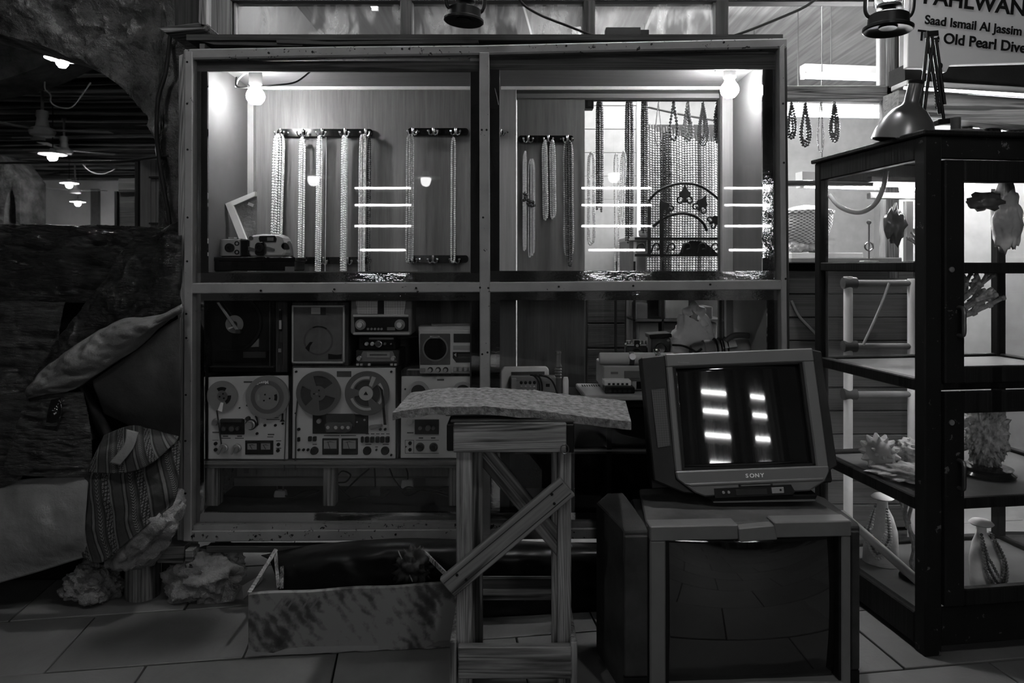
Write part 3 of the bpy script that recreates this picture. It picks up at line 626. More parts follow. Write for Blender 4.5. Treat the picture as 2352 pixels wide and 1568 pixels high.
# ---- hook rails
hk = MB()
hk.tube([(0, -.004, .012), (0, -.012, .014), (0, -.014, -.008), (0, -.012, -.014)], [.006, .0065, .005, .003], 10)
for s in (-1, 1): hk.tube(smooth_path([(0, -.012, -.006), (s * .008, -.02, -.016), (s * .017, -.024, -.014), (s * .021, -.026, -.002)], 5), .0032, 8); hk.ball((s * .021, -.026, 0), .0052, 2)
hook_me = hk.build('hook', 'chrome', smooth=True); hook_data = hook_me.data; bpy.data.objects.remove(hook_me)
def hook_rail(px0, px1, py0, py1, D, hooks, label, mat='black_gloss'):
    f = FP((px0 + px1) / 2, py1, D); t = thing('hook_rail', label, 'hook rail', f.loc, group='hook rails in the showcase')
    h = (py1 - py0) / 2; pts = []
    for cx_, s in ((px0 + 6, -1), (px1 - 6, 1)):
        for q in range(7):
            a = R(-90 + q * 30); pts.append((cx_ + s * 6 * math.cos(a), (py0 + py1) / 2 + s * h * math.sin(a)))
    pl(f, 'plate', mat, t, pts, 0, .012)
    for px in (px0 + 26, px1 - 30): ds(f, 'screw', 'chrome', t, px, (py0 + py1) / 2, 2, -.003, .001, 10)
    for px in hooks:
        o = bpy.data.objects.new('hook', hook_data); COL.objects.link(o); o.parent = t; o.location = (f.x(px), -.0, f.z((py0 + py1) / 2 + 1))
hook_rail(636, 856, 296, 313, 3.06, (646, 697, 741, 794, 841), 'five-hook steel rail holding pearls on the left back panel')
hook_rail(936, 1076, 294, 310, 3.06, (949, 996, 1047), 'three-hook rail right of the middle of the left bay, upper one')
hook_rail(678, 852, 590, 606, 3.06, (690, 744, 800), 'low hook rail behind the pearls beside the cameras', 'black_gloss')
hook_rail(938, 1076, 586, 603, 3.06, (948, 995, 1045), 'low three-hook rail under the pair of pearl strings')
hook_rail(1190, 1318, 311, 327, 3.10, (1213, 1259, 1303), 'three-hook black rail in the right bay', 'black_gloss')
hook_rail(1140, 1156, 296, 312, 3.04, (1150,), 'single small hook on the pale strip, upper', 'black_gloss')

# ---- pearl strings
def strand(parent, path, r, mat, loc=None, gap=2.02, sub=2, name='bead_strand'):
    mb = MB(); P = smooth_path(path, 6) if len(path) > 2 else [Vector(p) for p in path]; acc = 0; nxt = 0
    for a, c in zip(P, P[1:]):
        L = (c - a).length
        while nxt <= acc + L:
            p = a.lerp(c, (nxt - acc) / L if L > 0 else 0); mb.ball(p, r * random.uniform(.95, 1.05), sub); nxt += r * gap
        acc += L
    return mb.build(name, mat, parent, smooth=180, normals=False, kind='stuff')
def necklace(px, top, bot, D, strands, label, lean=0, bunch=False):
    """strands: (dx0, dx1, radius_mm, material, extra length px): a loop hanging from dx0/dx1 px either side of the hook."""
    f = FP(px, bot, D); t = thing('pearl_necklace', label, 'necklace', f.loc, group='necklaces in the showcase')
    for i, (a, c, r, mat, ex) in enumerate(strands):
        k = f.k; zt = (bot - top) * k; zb = -ex * k; y = -.012 - .004 * (i % 3); w_ = (c - a) * k
        xa, xc, xm = a * k, c * k, (a + c) / 2 * k; ln = lean * k
        path = [(xm * .6, y - .01, zt), (xa, y, zt - .04), (xa + ln * .5, y, (zt + zb) / 2), (xa + ln, y, zb + .03), (xm + ln, y - .006, zb), (xc + ln, y - .012, zb + .03), (xc + ln * .5, y - .012, (zt + zb) / 2), (xc, y - .012, zt - .04), (xm * .6, y - .016, zt)]
        strand(t, path, r / 1000, mat)
P, PG, BD, BM = 'pearl', 'pearl_grey', 'bead_dark', 'bead_mid'
necklace(646, 312, 600, 3.05, [(-14, -4, 6.2, P, 0), (-8, 3, 5.6, P, -8), (7, 12, 3.8, P, -12)], 'thick bunch of white pearls on the first hook, above the pale camera', -7)
necklace(697, 318, 600, 3.05, [(-6, 6, 5.2, P, 0), (-1, 7, 5.0, P, -6)], 'pearl string on the second hook, ending just above the low hook', -3)
necklace(741, 315, 640, 3.05, [(-10, -3, 4.8, P, 0), (-6, 2, 4.4, P, -6)], 'pearl string on the third hook with a thin chain beside it', -4)
necklace(752, 318, 640, 3.05, [(-1, 1, 2.2, PG, 0)], 'single thin grey chain on the third hook', -3)
necklace(794, 315, 640, 3.05, [(-6, 0, 5.6, P, 0), (-2, 4, 5.0, P, -3), (5, 8, 3.6, PG, -10)], 'twisted bunch of baroque pearls on the fourth hook', -3)
necklace(838, 312, 640, 3.05, [(-10, -5, 3.6, P, 0), (-4, 1, 3.6, P, 0), (2, 5, 3.4, P, 0)], 'bunch of small white pearls on the fifth hook', -3)
necklace(851, 318, 640, 3.05, [(-4, 2, 4.6, BD, 0)], 'string of black beads on the fifth hook', -2)
necklace(945, 312, 600, 3.05, [(-9, -2, 4.6, PG, 0), (2, 7, 4.2, PG, -4)], 'grey pearl strings on the first hook of the three-hook rail', -2)
necklace(1042, 318, 600, 3.05, [(-4, 4, 4.6, P, 0)], 'lone pearl string beside the centre post', -1)
necklace(1208, 350, 580, 3.09, [(-6, -2, 3.6, P, -5), (-4, 0, 3.4, P, -8)], 'tapering small pearl bunch with dark knots, left in the right bay', 0)
necklace(1220, 368, 590, 3.09, [(-6, -1, 3.2, P, 0), (0, 4, 3.2, P, -4), (4, 7, 3.0, P, -10)], 'lower half of the small pearl bunch tied with black knots', 0)
necklace(1252, 325, 505, 3.09, [(-6, 1, 4.6, P, 0), (-2, 3, 4.4, P, -4)], 'short pearl loops on the middle hook of the right bay, left pair', 2)
necklace(1268, 325, 502, 3.09, [(-5, 1, 4.6, P, 0), (-1, 5, 4.4, P, -4)], 'short pearl loops on the middle hook of the right bay, right pair', 2)
necklace(1304, 325, 610, 3.09, [(-10, 9, 4.6, PG, -25), (-5, 3, 4.8, BM, -10), (-1, 5, 4.8, BD, 0)], 'long string of dark and grey beads on the last hook of the right bay', 2)
necklace(1357, 352, 562, 3.11, [(-7, 4, 4.2, P, 0), (-4, 7, 3.6, P, -4)], 'oval loop of pearls hanging in the open back of the right bay', 0)
necklace(1414, 355, 640, 3.11, [(-4, 3, 4.0, P, 0)], 'long thin pearl string hanging in the open back, nearer the hanging scarf', 2)
necklace(1430, 350, 520, 3.11, [(-4, 4, 4.4, P, 0), (0, 5, 3.8, P, -10)], 'double pearl string beside the dark hanging scarf', -4)
for o, f_, pts in ((bpy.data.objects['pearl_necklace.009'], FP(1208, 580, 3.09), ((1204, 446), (1206, 454), (1203, 461), (1208, 449), (1207, 459))), (bpy.data.objects['pearl_necklace.010'], FP(1220, 590, 3.09), ((1213, 462), (1218, 465), (1224, 466), (1215, 472), (1221, 474), (1226, 473), (1212, 468)))):
    for a_, b2 in pts: MB().ball((f_.x(a_), -.03, f_.z(b2)), .0085, 2).build('knot', 'bead_dark', o, smooth=180)
nm = MB().cyl((0, -.002, 0), (0, .004, 0), .0042, None, 9).build('nail', 'black', sc); first = True
for px, py in ((434, 145), (434, 240), (435, 345), (435, 500), (434, 600), (432, 720), (432, 775), (431, 905), (430, 1010), (430, 1130), (445, 1228), (602, 667), (770, 664), (957, 661), (1103, 660), (1122, 661), (1283, 658), (1453, 656), (1629, 653), (590, 1228), (735, 1229), (910, 1224), (1107, 300), (1118, 300), (1110, 500), (1108, 812), (1120, 808), (1795, 240), (1797, 375), (1801, 640), (620, 124), (720, 122), (925, 115), (1300, 108), (1495, 104), (1660, 100), (1290, 1222), (1380, 1221)):
    o = nm if first else copy_obj(nm, sc); first = False; o.location = (f0.x(px), -.0135, f0.z(py))

# ---- leaning picture frame, black case, two cameras
f = FP(548, 560, 2.83)
t = thing('leaning_picture', 'tilted small picture in white frame behind the cameras', 'picture', f.loc)
pl(f, 'print', 'rock_pale', t, [(530, 474), (588, 449), (588, 560), (562, 560)], .004, .012)
pl(f, 'frame_bar', 'white', t, [(520, 468), (588, 440), (588, 451), (538, 473)], -.012, .012); pl(f, 'frame_bar', 'white', t, [(520, 468), (538, 472), (572, 560), (556, 560)], -.012, .012)
pl(f, 'sticker', 'paper', t, [(571, 464), (583, 469), (580, 475), (568, 470)], .001, .005)
f = FP(578, 622, 2.72)
t = thing('black_case', 'shiny black case under the two cameras', 'case', f.loc)
bx(f, 'body', 'black_gloss', t, 486, 592, 676, 622, 0, .14, .004); bx(f, 'lid', 'black_gloss', t, 484, 590, 678, 600, -.004, .144, .003); bx(f, 'catch', 'steel_dark', t, 656, 612, 676, 624, -.006, .002)
f = FP(536, 590, 2.74)
t = thing('box_camera', 'small square silver camera left of the pale compact', 'camera', f.loc)
bx(f, 'body', 'black', t, 506, 548, 556, 590, .004, .07, .004); bx(f, 'front_plate', 'silver', t, 506, 549, 552, 588, -.002, .006, .002); bx(f, 'side_grip', 'black_gloss', t, 552, 550, 570, 589, .0, .06, .004)
rg(f, 'lens_ring', 'black', t, 529, 569, 5, 10.5, -.012, 0); ds(f, 'lens', 'black_gloss', t, 529, 569, 6, -.008, 0)
for y_ in (559, 579): rg(f, 'dial', 'black', t, 545, y_, 3, 5.5, -.006, 0)
bx(f, 'shutter_button', 'silver', t, 522, 544, 535, 548, .01, .04)
f = FP(612, 590, 2.735)
t = thing('compact_camera', 'pale compact camera with dark lens and wrist strap', 'camera', f.loc)
pl(f, 'body', 'light_grey', t, [(572, 548), (580, 540), (604, 537), (640, 538), (652, 543), (657, 556), (656, 580), (650, 589), (576, 590), (571, 584)], 0, .075, .008)
pl(f, 'lens_housing', 'black_gloss', t, [(590, 562), (595, 556), (608, 556), (612, 562), (612, 582), (606, 587), (594, 587), (589, 582)], -.022, .002, .003)
rg(f, 'lens_ring', 'black', t, 601, 569, 5, 9, -.032, -.02); ds(f, 'lens', 'black_gloss', t, 601, 569, 6, -.027, -.02)
pl(f, 'viewfinder', 'black', t, [(597, 542), (632, 541), (636, 548), (634, 556), (598, 556), (595, 548)], -.005, .002); bx(f, 'window', 'mid_grey', t, 615, 545, 629, 553, -.007, 0)
ds(f, 'flash', 'dark_grey', t, 577, 547, 5, -.004, .002)
for x_ in (580, 623): pl(f, 'grip_clip', 'steel_dark', t, [(x_ - 8, 566), (x_ + 8, 571), (x_ + 8, 576), (x_ - 8, 575)], -.008, .002)
ds(f, 'side_knob', 'dark', t, 654, 565, 8, .0, .03)
MB().tube(smooth_path([(f.x(660), .02, f.z(556)), (f.x(668), .0, f.z(566)), (f.x(674), -.02, f.z(580)), (f.x(676), -.03, f.z(589))], 5), .007, 6).build('strap', 'leather', t, smooth=True)

# ---- wooden bench in the lower left bay
fbn = FP(770, 1170, 2.66)
t = thing('plank_bench', 'rough plank bench carrying the tape decks in the lower left bay', 'bench', fbn.loc)
bx(fbn, 'plank', 'wood_bench', t, 462, 1058, 1092, 1066, -.01, .13, .002); bx(fbn, 'plank', 'wood_bench', t, 462, 1067, 1092, 1075, 0, .13, .002)
bx(fbn, 'plank', 'wood_bench', t, 462, 1058, 1092, 1075, .135, .32, .002)
for a in (470, 740, 1030): bx(fbn, 'leg', 'post_wood', t, a, 1075, a + 28, 1164 if a != 740 else 1164, .01, .06, .002)
# ---- tape decks
def knob(f, p, px, py, r, mat='black', h=.014, n='knob', line=True):
    k = MB().lathe([(r * f.k, 0), (r * f.k, -h * .35), (r * .82 * f.k, -h * .4), (r * .78 * f.k, -h), (.0001, -h)], 20, (0, 0, 0), 'y').build(n, mat, p, smooth=True)
    k.location = (f.x(px), 0, f.z(py))
    return k
def vu_meter(f, p, a, b_, c, d):
    q = bx(f, 'meter', 'black', p, a, b_, c, d, -.006, .004, .001)
    bx(f, 'dial', 'grey', q, a + 4, b_ + 4, c - 4, d - (d - b_) * .38, -.0075, -.004)
    pl(f, 'needle', 'black', q, [((a + c) / 2, d - 12), ((a + c) / 2 - 6, b_ + 7), ((a + c) / 2 - 5, b_ + 6.5), ((a + c) / 2 + 1, d - 12)], -.009, -.0075)
    pl(f, 'scale_arc', 'black', q, [(a + 7, b_ + 9), ((a + c) / 2, b_ + 6), (c - 7, b_ + 9), ((a + c) / 2, b_ + 7.4)], -.0085, -.0075)
def sector(cx, cy, r0, r1, a0, a1, n=10):
    return [(cx + r1 * math.cos(R(a0 + (a1 - a0) * i / n)), cy - r1 * math.sin(R(a0 + (a1 - a0) * i / n))) for i in range(n + 1)] + \
           [(cx + r0 * math.cos(R(a1 - (a1 - a0) * i / n)), cy - r0 * math.sin(R(a1 - (a1 - a0) * i / n))) for i in range(n + 1)]
def print_bars(f, p, bars, mat='dark_grey'):
    mb = MB()
    for a, b_, c, d in bars: mb.fb(f, a, b_, c, d, -.0008, .001)
    return mb.build('panel_print', mat, p, kind='stuff')
DD = 2.662
# left deck
f = FP(575, 1056, DD)
t = thing('tape_deck', 'smallest looking left tape deck with full right-hand reel', 'tape deck', f.loc, group='reel tape decks')
pl(f, 'casing', 'black', t, [(474, 868), (666, 864), (668, 1054), (472, 1056)], .006, .23, .003)
pl(f, 'faceplate', 'faceplate', t, [(478, 866), (662, 862), (661, 1055), (477, 1054)], 0, .008, .002)
r1 = rg(f, 'reel', 'reel_pale', t, 513, 908, 9, 35, -.012, -.008); ds(f, 'hub', 'reel_grey', r1, 514, 908, 12, -.014, -.004)
rg(f, 'tape_pack', 'tape', r1, 513, 908, 11, 22, -.007, -.003); pl(f, 'window', 'black', r1, sector(513, 908, 13, 21, 60, 125), -.0135, -.0125); pl(f, 'window', 'black', r1, sector(513, 908, 13, 21, -60, 5), -.0135, -.0125)
pl(f, 'paper_tag', 'paper', r1, [(511, 922), (517, 923), (514, 944), (504, 940)], -.016, -.0145)
for a in (70, 190, 310): ds(f, 'spindle_pin', 'black', r1, 514 + 6 * math.cos(R(a)), 908 - 6 * math.sin(R(a)), 2, -.016, -.013, 10)
r2 = rg(f, 'reel', 'reel_pale', t, 618, 910, 38, 49.5, -.02, -.016); rg(f, 'tape_pack', 'reel_grey', r2, 618, 910, 26, 40, -.019, -.012); rg(f, 'back_flange', 'reel_pale', r2, 618, 910, 10, 49, -.008, -.005)
ds(f, 'hub', 'reel_pale', r2, 618, 910, 28, -.021, -.01, 32); pl(f, 'slot', 'black', r2, sector(618, 910, 17, 23, -20, 20), -.0225, -.0205); pl(f, 'slot', 'grey', r2, sector(618, 910, 17, 23, 160, 200), -.0225, -.0205)
for a in (110, 230, 350): ds(f, 'spindle_pin', 'black', r2, 616 + 8 * math.cos(R(a)), 911 - 8 * math.sin(R(a)), 2, -.0225, -.02, 10)
text('lettering', 'Maxell', .018, 'white', r2, (f.x(607), -.0195, f.z(876)), (R(90), R(180 - 5), 0), .0004, .0004, 1.0)
pl(f, 'tape_ribbon', 'tape', t, [(495, 912), (497, 912), (511, 1018), (509, 1020)], -.01, -.004); pl(f, 'tape_ribbon', 'tape', t, [(659, 930), (660, 930), (655, 1080), (653, 1080)], -.01, -.006)
bx(f, 'head_block', 'black', t, 507, 962, 562, 997, -.006, .002, .001)
for a, r_ in ((518, 5), (536, 6), (549, 4)): ds(f, 'tape_head', 'steel_dark', t, a, 982, r_, -.02, -.004, 14)
bx(f, 'head_cover', 'dark', t, 510, 960, 560, 968, -.02, -.004, .002)
knob(f, t, 497, 968, 8, 'silver', .02, 'guide_roller'); knob(f, t, 577, 974, 10.5, 'knob_pale', .03, 'capstan_knob'); rg(f, 'knob_collar', 'black', t, 577, 974, 9, 12.5, -.008, 0); ds(f, 'pinch_roller', 'dark', t, 571, 960, 5, -.014, 0)
pl(f, 'tension_arm', 'black', t, [(590, 953), (594, 958), (596, 974), (592, 978), (593, 965), (588, 954)], -.014, -.01)
pl(f, 'tension_arm', 'black', t, [(650, 948), (653, 948), (652, 962), (656, 966), (646, 966), (650, 960)], -.016, -.008)
for x_, y_, r_ in ((609, 976, 3), (633, 976, 3), (650, 972, 2.5), (591, 995, 3), (569, 930, 2.5), (551, 936, 1.6), (496, 1018, 4), (496, 1032, 4), (640, 1020, 4), (639, 1034, 4)): ds(f, 'button', 'black', t, x_, y_, r_, -.006, 0, 14)
for x_ in (515, 545):
    k = knob(f, t, x_, 1028, 10, 'knob_pale', .03); pl(f, 'pointer', 'knob_pale', t, [(x_ - 7, 1036), (x_ - 4, 1038), (x_ + 4, 1022), (x_ + 1, 1020)], -.04, -.028)
bx(f, 'meter_panel', 'black', t, 564, 1011, 628, 1043, -.004, .002); vu_meter(f, t, 566, 1013, 595, 1042); vu_meter(f, t, 597, 1013, 626, 1042)
print_bars(f, t, [(488, 991, 503, 994), (512, 1000, 524, 1003), (545, 1000, 556, 1003), (560, 875, 580, 879), (612, 962, 642, 964), (615, 996, 630, 999), (614, 1002, 628, 1004), (508, 1005, 530, 1007), (540, 1005, 560, 1007), (628, 958, 640, 960), (634, 1011, 646, 1013), (634, 1028, 646, 1030), (488, 1010, 502, 1011)])
for a in (490, 640): ds(f, 'foot', 'black', t, a, 1057, 7, .02, .05)
# middle deck
f = FP(790, 1054, DD + .005)
t = thing('tape_deck', 'large middle tape deck with dark three-spoke reel and pale slotted reel', 'tape deck', f.loc, group='reel tape decks')
pl(f, 'casing', 'wood_dark', t, [(669, 842), (910, 842), (913, 1054), (669, 1056)], .006, .24, .003)
pl(f, 'faceplate', 'faceplate', t, [(673, 845), (908, 845), (908, 1053), (671, 1053)], 0, .008, .002)
r1 = rg(f, 'reel', 'reel_grey', t, 734, 901, 40, 50.5, -.02, -.016); rg(f, 'back_flange', 'reel_pale', r1, 734, 901, 10, 50, -.006, -.004)
rg(f, 'tape_pack', 'tape', r1, 734, 901, 14, 42, -.015, -.007)
for a in (10, 130, 250): pl(f, 'spoke', 'reel_grey', r1, sector(734, 901, 8, 42, a - 25, a + 25), -.021, -.016)
ds(f, 'hub', 'reel_grey', r1, 734, 901, 17, -.022, -.01, 28); ds(f, 'spindle', 'chrome', r1, 732, 902, 3, -.025, -.02, 10)
for a in (65, 185, 305): ds(f, 'spindle_pin', 'black', r1, 733 + 8 * math.cos(R(a)), 901 - 8 * math.sin(R(a)), 2, -.0235, -.021, 10)
r2 = rg(f, 'reel', 'reel_grey', t, 845, 901, 30, 50.5, -.02, -.016); rg(f, 'back_flange', 'reel_grey', r2, 845, 901, 10, 50, -.006, -.004); rg(f, 'tape_pack', 'tape', r2, 845, 901, 14, 33, -.015, -.007)
for a in (57, 177, 297): pl(f, 'spoke', 'reel_grey', r2, sector(845, 901, 10, 36, a - 17, a + 17), -.021, -.016)
for a0, a1 in ((80, 162), (198, 285), (-40, 38)): pl(f, 'slot', 'light_grey', r2, sector(845, 901, 33, 39, a0, a1, 14), -.0212, -.019)
pl(f, 'label_tab', 'light_grey', r2, [(857, 862), (866, 865), (857, 886), (850, 882)], -.0222, -.02)
ds(f, 'hub', 'light_grey', r2, 843, 901, 16, -.022, -.01, 28); pl(f, 'spindle', 'black', r2, [(843, 896), (848, 904), (838, 904)], -.024, -.021)
pl(f, 'tension_arm', 'black', t, [(872, 883), (876, 886), (882, 893), (890, 972), (884, 972), (878, 895)], -.026, -.022)
pl(f, 'tape_ribbon', 'tape', t, [(686, 895), (688, 895), (682, 960), (681, 1078), (679, 1078), (680, 960)], -.012, -.006)
bx(f, 'head_block', 'black', t, 719, 951, 846, 995, -.006, .002, .001); bx(f, 'head_plate', 'dark', t, 750, 949, 817, 980, -.012, -.004, .002); pl(f, 'head_cover', 'steel_dark', t, [(748, 972), (754, 967), (806, 967), (813, 974), (808, 988), (794, 992), (770, 990), (752, 991)], -.022, -.004, .003)
for a in (757, 775, 790, 803): ds(f, 'tape_head', 'chrome', t, a, 978, 4, -.026, -.02, 12)
ds(f, 'guide_roller', 'silver', t, 735, 965, 5, -.02, 0, 16); ds(f, 'screw', 'silver', t, 838, 963, 2.5, -.008, -.005, 10); ds(f, 'screw', 'silver', t, 821, 968, 2, -.008, -.005, 10)
pl(f, 'brake_lever', 'grey', t, [(848, 979), (852, 975), (878, 972), (880, 976), (853, 985)], -.012, -.004, .001)
vu_meter(f, t, 741, 1006, 778, 1043); vu_meter(f, t, 785, 1006, 822, 1043)
for x_, r_ in ((723, 9), (844, 9.5), (885, 9.5)): knob(f, t, x_, 1034, r_, 'black', .022)
for x_ in (713, 724): bx(f, 'switch', 'black', t, x_ - 4, 1001, x_ + 4, 1012, -.012, 0, .002)
for x_ in (833, 844, 856, 868, 879, 891): bx(f, 'key', 'black', t, x_ - (4.5 if x_ > 840 else 3), 1001, x_ + (4.5 if x_ > 840 else 3), 1015, -.014, 0, .003)
for x_, y_, r_ in ((687, 985, 3.5), (687, 1032, 3), (698, 1032, 3), (708, 1032, 3), (874, 985, 3), (885, 985, 3), (865, 1032, 2.5), (681, 853, 2.5), (899, 853, 2.5), (899, 1044, 2.5), (680, 948, 2)): ds(f, 'button', 'black', t, x_, y_, r_, -.008, 0, 12)
bx(f, 'switch', 'black', t, 684, 1003, 690, 1013, -.01, 0, .002)
bx(f, 'name_plate', 'dark_grey', t, 774, 852, 807, 865, -.003, .001)
print_bars(f, t, [(744, 999, 780, 1001), (783, 999, 818, 1001), (839, 1019, 853, 1021), (879, 1019, 893, 1021), (718, 1019, 728, 1021), (862, 1025, 868, 1027)] + [(x_ - 4, 995, x_ + 4, 997) for x_ in (844, 856, 868, 879, 891)])
for a in (698, 888): ds(f, 'foot', 'grey', t, a, 1057, 7, .02, .05)
# right deck
f = FP(1000, 1053, DD)
t = thing('tape_deck', 'right tape deck without reels, half behind the work stand', 'tape deck', f.loc, group='reel tape decks')
pl(f, 'casing', 'wood_dark', t, [(921, 850), (1086, 850), (1086, 1053), (919, 1053)], .006, .23, .003)
pl(f, 'faceplate', 'faceplate_warm', t, [(922, 864), (1084, 864), (1084, 1052), (920, 1052)], 0, .008, .002); pl(f, 'top_panel', 'grey', t, [(936, 848), (1084, 848), (1084, 864), (922, 864)], .008, .02)
for x_ in (962, 1064): rg(f, 'reel_table', 'silver', t, x_, 899, 17, 24, -.014, 0); ds(f, 'hub', 'dark', t, x_, 899, 17, -.008, 0)
bx(f, 'head_block', 'black', t, 953, 963, 1008, 996, -.006, .002)
for a, r_ in ((966, 4), (984, 6), (996, 4)): ds(f, 'tape_head', 'steel_dark', t, a, 981, r_, -.02, -.004, 14)
knob(f, t, 943, 966, 8, 'silver', .02, 'guide_roller')
for x_ in (965, 996): knob(f, t, x_, 1026, 8, 'black', .022); rg(f, 'knob_collar', 'dark_grey', t, x_, 1026, 7, 10, -.003, 0)
for x_, y_, r_ in ((942, 1017, 4), (942, 1032, 4), (931, 893, 2), (933, 1025, 1.6)): ds(f, 'button', 'black', t, x_, y_, r_, -.006, 0, 14)
print_bars(f, t, [(935, 992, 950, 995), (962, 1004, 972, 1007), (990, 1004, 1000, 1007), (1004, 870, 1020, 874), (930, 1010, 931, 1040), (950, 1010, 951, 1040), (930, 1010, 951, 1011), (930, 1040, 1008, 1041), (955, 1010, 1008, 1011)])
# ---- on top of the decks
f = FP(556, 857, DD + .02)
t = thing('turntable', 'record player standing on edge with record and tonearm, on the left deck', 'turntable', f.loc)
pl(f, 'plinth', 'black', t, [(482, 680), (630, 680), (630, 856), (480, 856)], .01, .1, .003); pl(f, 'lid_rim', 'dark', t, [(482, 840), (630, 840), (630, 843), (482, 842)], -.01, .01); bx(f, 'lid_rim', 'dark', t, 620, 680, 623, 842, -.01, .01)
bx(f, 'lower_panel', 'black_gloss', t, 492, 806, 616, 832, .004, .012); bx(f, 'badge', 'dark', t, 558, 808, 610, 822, .0, .006, .001)
ds(f, 'platter', 'black', t, 535, 740, 66, .0, .012, 64); ds(f, 'record', 'black_gloss', t, 535, 740, 60, -.006, .0, 64); ds(f, 'record_label', 'mid_grey', t, 540, 744, 20.5, -.0075, -.004, 40); ds(f, 'label_centre', 'black', t, 540, 744, 7, -.009, -.006, 20)
pl(f, 'tonearm', 'silver', t, [(503, 694), (509, 693), (554, 757), (550, 762)], -.024, -.016, .001); bx(f, 'cartridge', 'dark', t, 547, 755, 557, 764, -.026, -.012)
pl(f, 'tonearm', 'light_grey', t, [(529, 752), (540, 748), (541, 751), (530, 755)], -.022, -.016); pl(f, 'corner_plate', 'mid_grey', t, [(576, 797), (594, 777), (594, 796)], .0, .012)
f = FP(648, 855, DD + .03)
t = thing('column_speaker', 'narrow dark speaker between the record player and the square speaker', 'speaker', f.loc)
bx(f, 'body', 'wood_dark', t, 633, 690, 660, 855, .0, .12, .002); bx(f, 'slider_slot', 'black', t, 641, 712, 648, 760, -.004, .002); bx(f, 'slider_slot', 'dark', t, 640, 786, 649, 838, -.004, .002)
bx(f, 'slider', 'light_grey', t, 643, 735, 648, 755, -.01, 0); bx(f, 'slider', 'grey', t, 641, 800, 647, 808, -.01, 0); ds(f, 'screw', 'grey', t, 644, 711, 2, -.006, 0, 10)
f = FP(732, 842, DD + .02)
t = thing('square_speaker', 'square speaker with torn grille cloth and pale border, on the middle deck', 'speaker', f.loc)
bx(f, 'box', 'wood_dark', t, 669, 694, 800, 841, .008, .17, .003); bx(f, 'grille', 'grille_cloth', t, 674, 704, 791, 832, .002, .012)
for a, b_, c, d in ((671, 702, 675, 834), (788, 702, 792, 834), (671, 701, 792, 705), (671, 830, 792, 834)): bx(f, 'border', 'light_grey', t, a, b_, c, d, -.006, .01, .001)
rg(f, 'cone_edge', 'cone', t, 731, 782, 30, 34, .0005, .005); pl(f, 'tear', 'black', t, sector(732, 782, 31, 34, 55, 115), -.0005, .003); pl(f, 'tear', 'black', t, [(701, 799), (712, 785), (719, 785), (712, 795), (710, 808)], -.0005, .003)
bx(f, 'sticker', 'light_grey', t, 715, 706, 736, 721, -.002, .003); bx(f, 'label_patch', 'dark', t, 736, 706, 748, 723, -.001, .003); pl(f, 'badge', 'black', t, [(754, 812), (772, 815), (785, 813), (784, 824), (754, 825)], -.001, .003)
def car_stereo(f, t, top):
    pass
f = FP(870, 804, DD + .02)
t = thing('car_stereo', 'black car stereo with round tuner knobs, under the portable radio', 'car stereo', f.loc, group='car stereos')
bx(f, 'body', 'black', t, 824, 773, 908, 803, .0, .13, .003); bx(f, 'scale', 'grey', t, 848, 775, 904, 779, -.003, .002); pl(f, 'front', 'black_gloss', t, [(828, 780), (906, 780), (902, 799), (838, 799)], -.005, .002)
for x_, r_, m_ in ((843, 4.5, 'silver'), (856, 4.5, 'silver'), (870, 8, 'chrome'), (885, 3, 'dark_grey'), (899, 1.8, 'grey')): knob(f, t, x_, 789, r_, m_, .018)
f = FP(868, 841, DD + .018)
t = thing('car_stereo', 'cassette car stereo with pale tape slot, resting on the middle deck', 'car stereo', f.loc, group='car stereos')
bx(f, 'body', 'black', t, 818, 804, 919, 840, .004, .14, .003); pl(f, 'front', 'dark', t, [(818, 804), (918, 804), (915, 840), (818, 840)], -.002, .006, .002)
pl(f, 'bezel', 'mid_grey', t, [(834, 806), (902, 806), (912, 830), (822, 830)], -.005, .002, .001); bx(f, 'tape_slot', 'grey', t, 843, 809, 896, 821, -.008, .0, .001); bx(f, 'slot_print', 'dark_grey', t, 850, 812, 890, 816, -.0087, -.007)
for x_ in (826, 904): knob(f, t, x_, 822, 5.5, 'silver', .022)
for x_ in (822, 831, 849, 900, 909): bx(f, 'button', 'light_grey', t, x_ - 3, 834, x_ + 3, 839, -.01, 0, .001)
bx(f, 'dial_window', 'black_gloss', t, 854, 834, 894, 839, -.006, 0)
f = FP(877, 772, DD)
t = thing('portable_radio', 'portable radio with two mesh grilles, on the black car stereo', 'radio', f.loc)
pl(f, 'cabinet', 'mid_grey', t, [(806, 676), (946, 676), (945, 768), (938, 771), (812, 770), (805, 764)], .0, .13, .004)
pl(f, 'front_recess', 'black', t, [(813, 729), (938, 729), (938, 760), (816, 762)], -.004, .002, .002)
for a in (((818, 690), (868, 690), (867, 721), (822, 721)), ((883, 690), (933, 690), (929, 722), (883, 722))): pl(f, 'grille', 'mesh_grille', t, list(a), -.006, .002)
bx(f, 'grille_bridge', 'black', t, 869, 690, 882, 720, -.005, .002); bx(f, 'trim_bar', 'light_grey', t, 812, 722, 939, 727, -.008, .002, .001); bx(f, 'trim_bar', 'light_grey', t, 812, 763, 941, 768, -.006, .002, .001)
for x_ in (829, 919): rg(f, 'dial_ring', 'grey', t, x_, 745, 8, 12, -.01, 0); knob(f, t, x_, 745, 8, 'silver', .024)
for x_ in (846, 854, 862, 870, 877): ds(f, 'button', 'grey', t, x_, 755, 2.6, -.009, 0, 12)
bx(f, 'band_switch', 'mid_grey', t, 890, 751, 908, 758, -.008, 0); pl(f, 'antenna', 'black', t, [(905, 778), (958, 774), (958, 777), (905, 782)], .05, .056)
f = FP(1020, 857, DD - .01)
t = thing('cassette_recorder', 'silver cassette radio recorder with big speaker, on the right deck', 'recorder', f.loc)
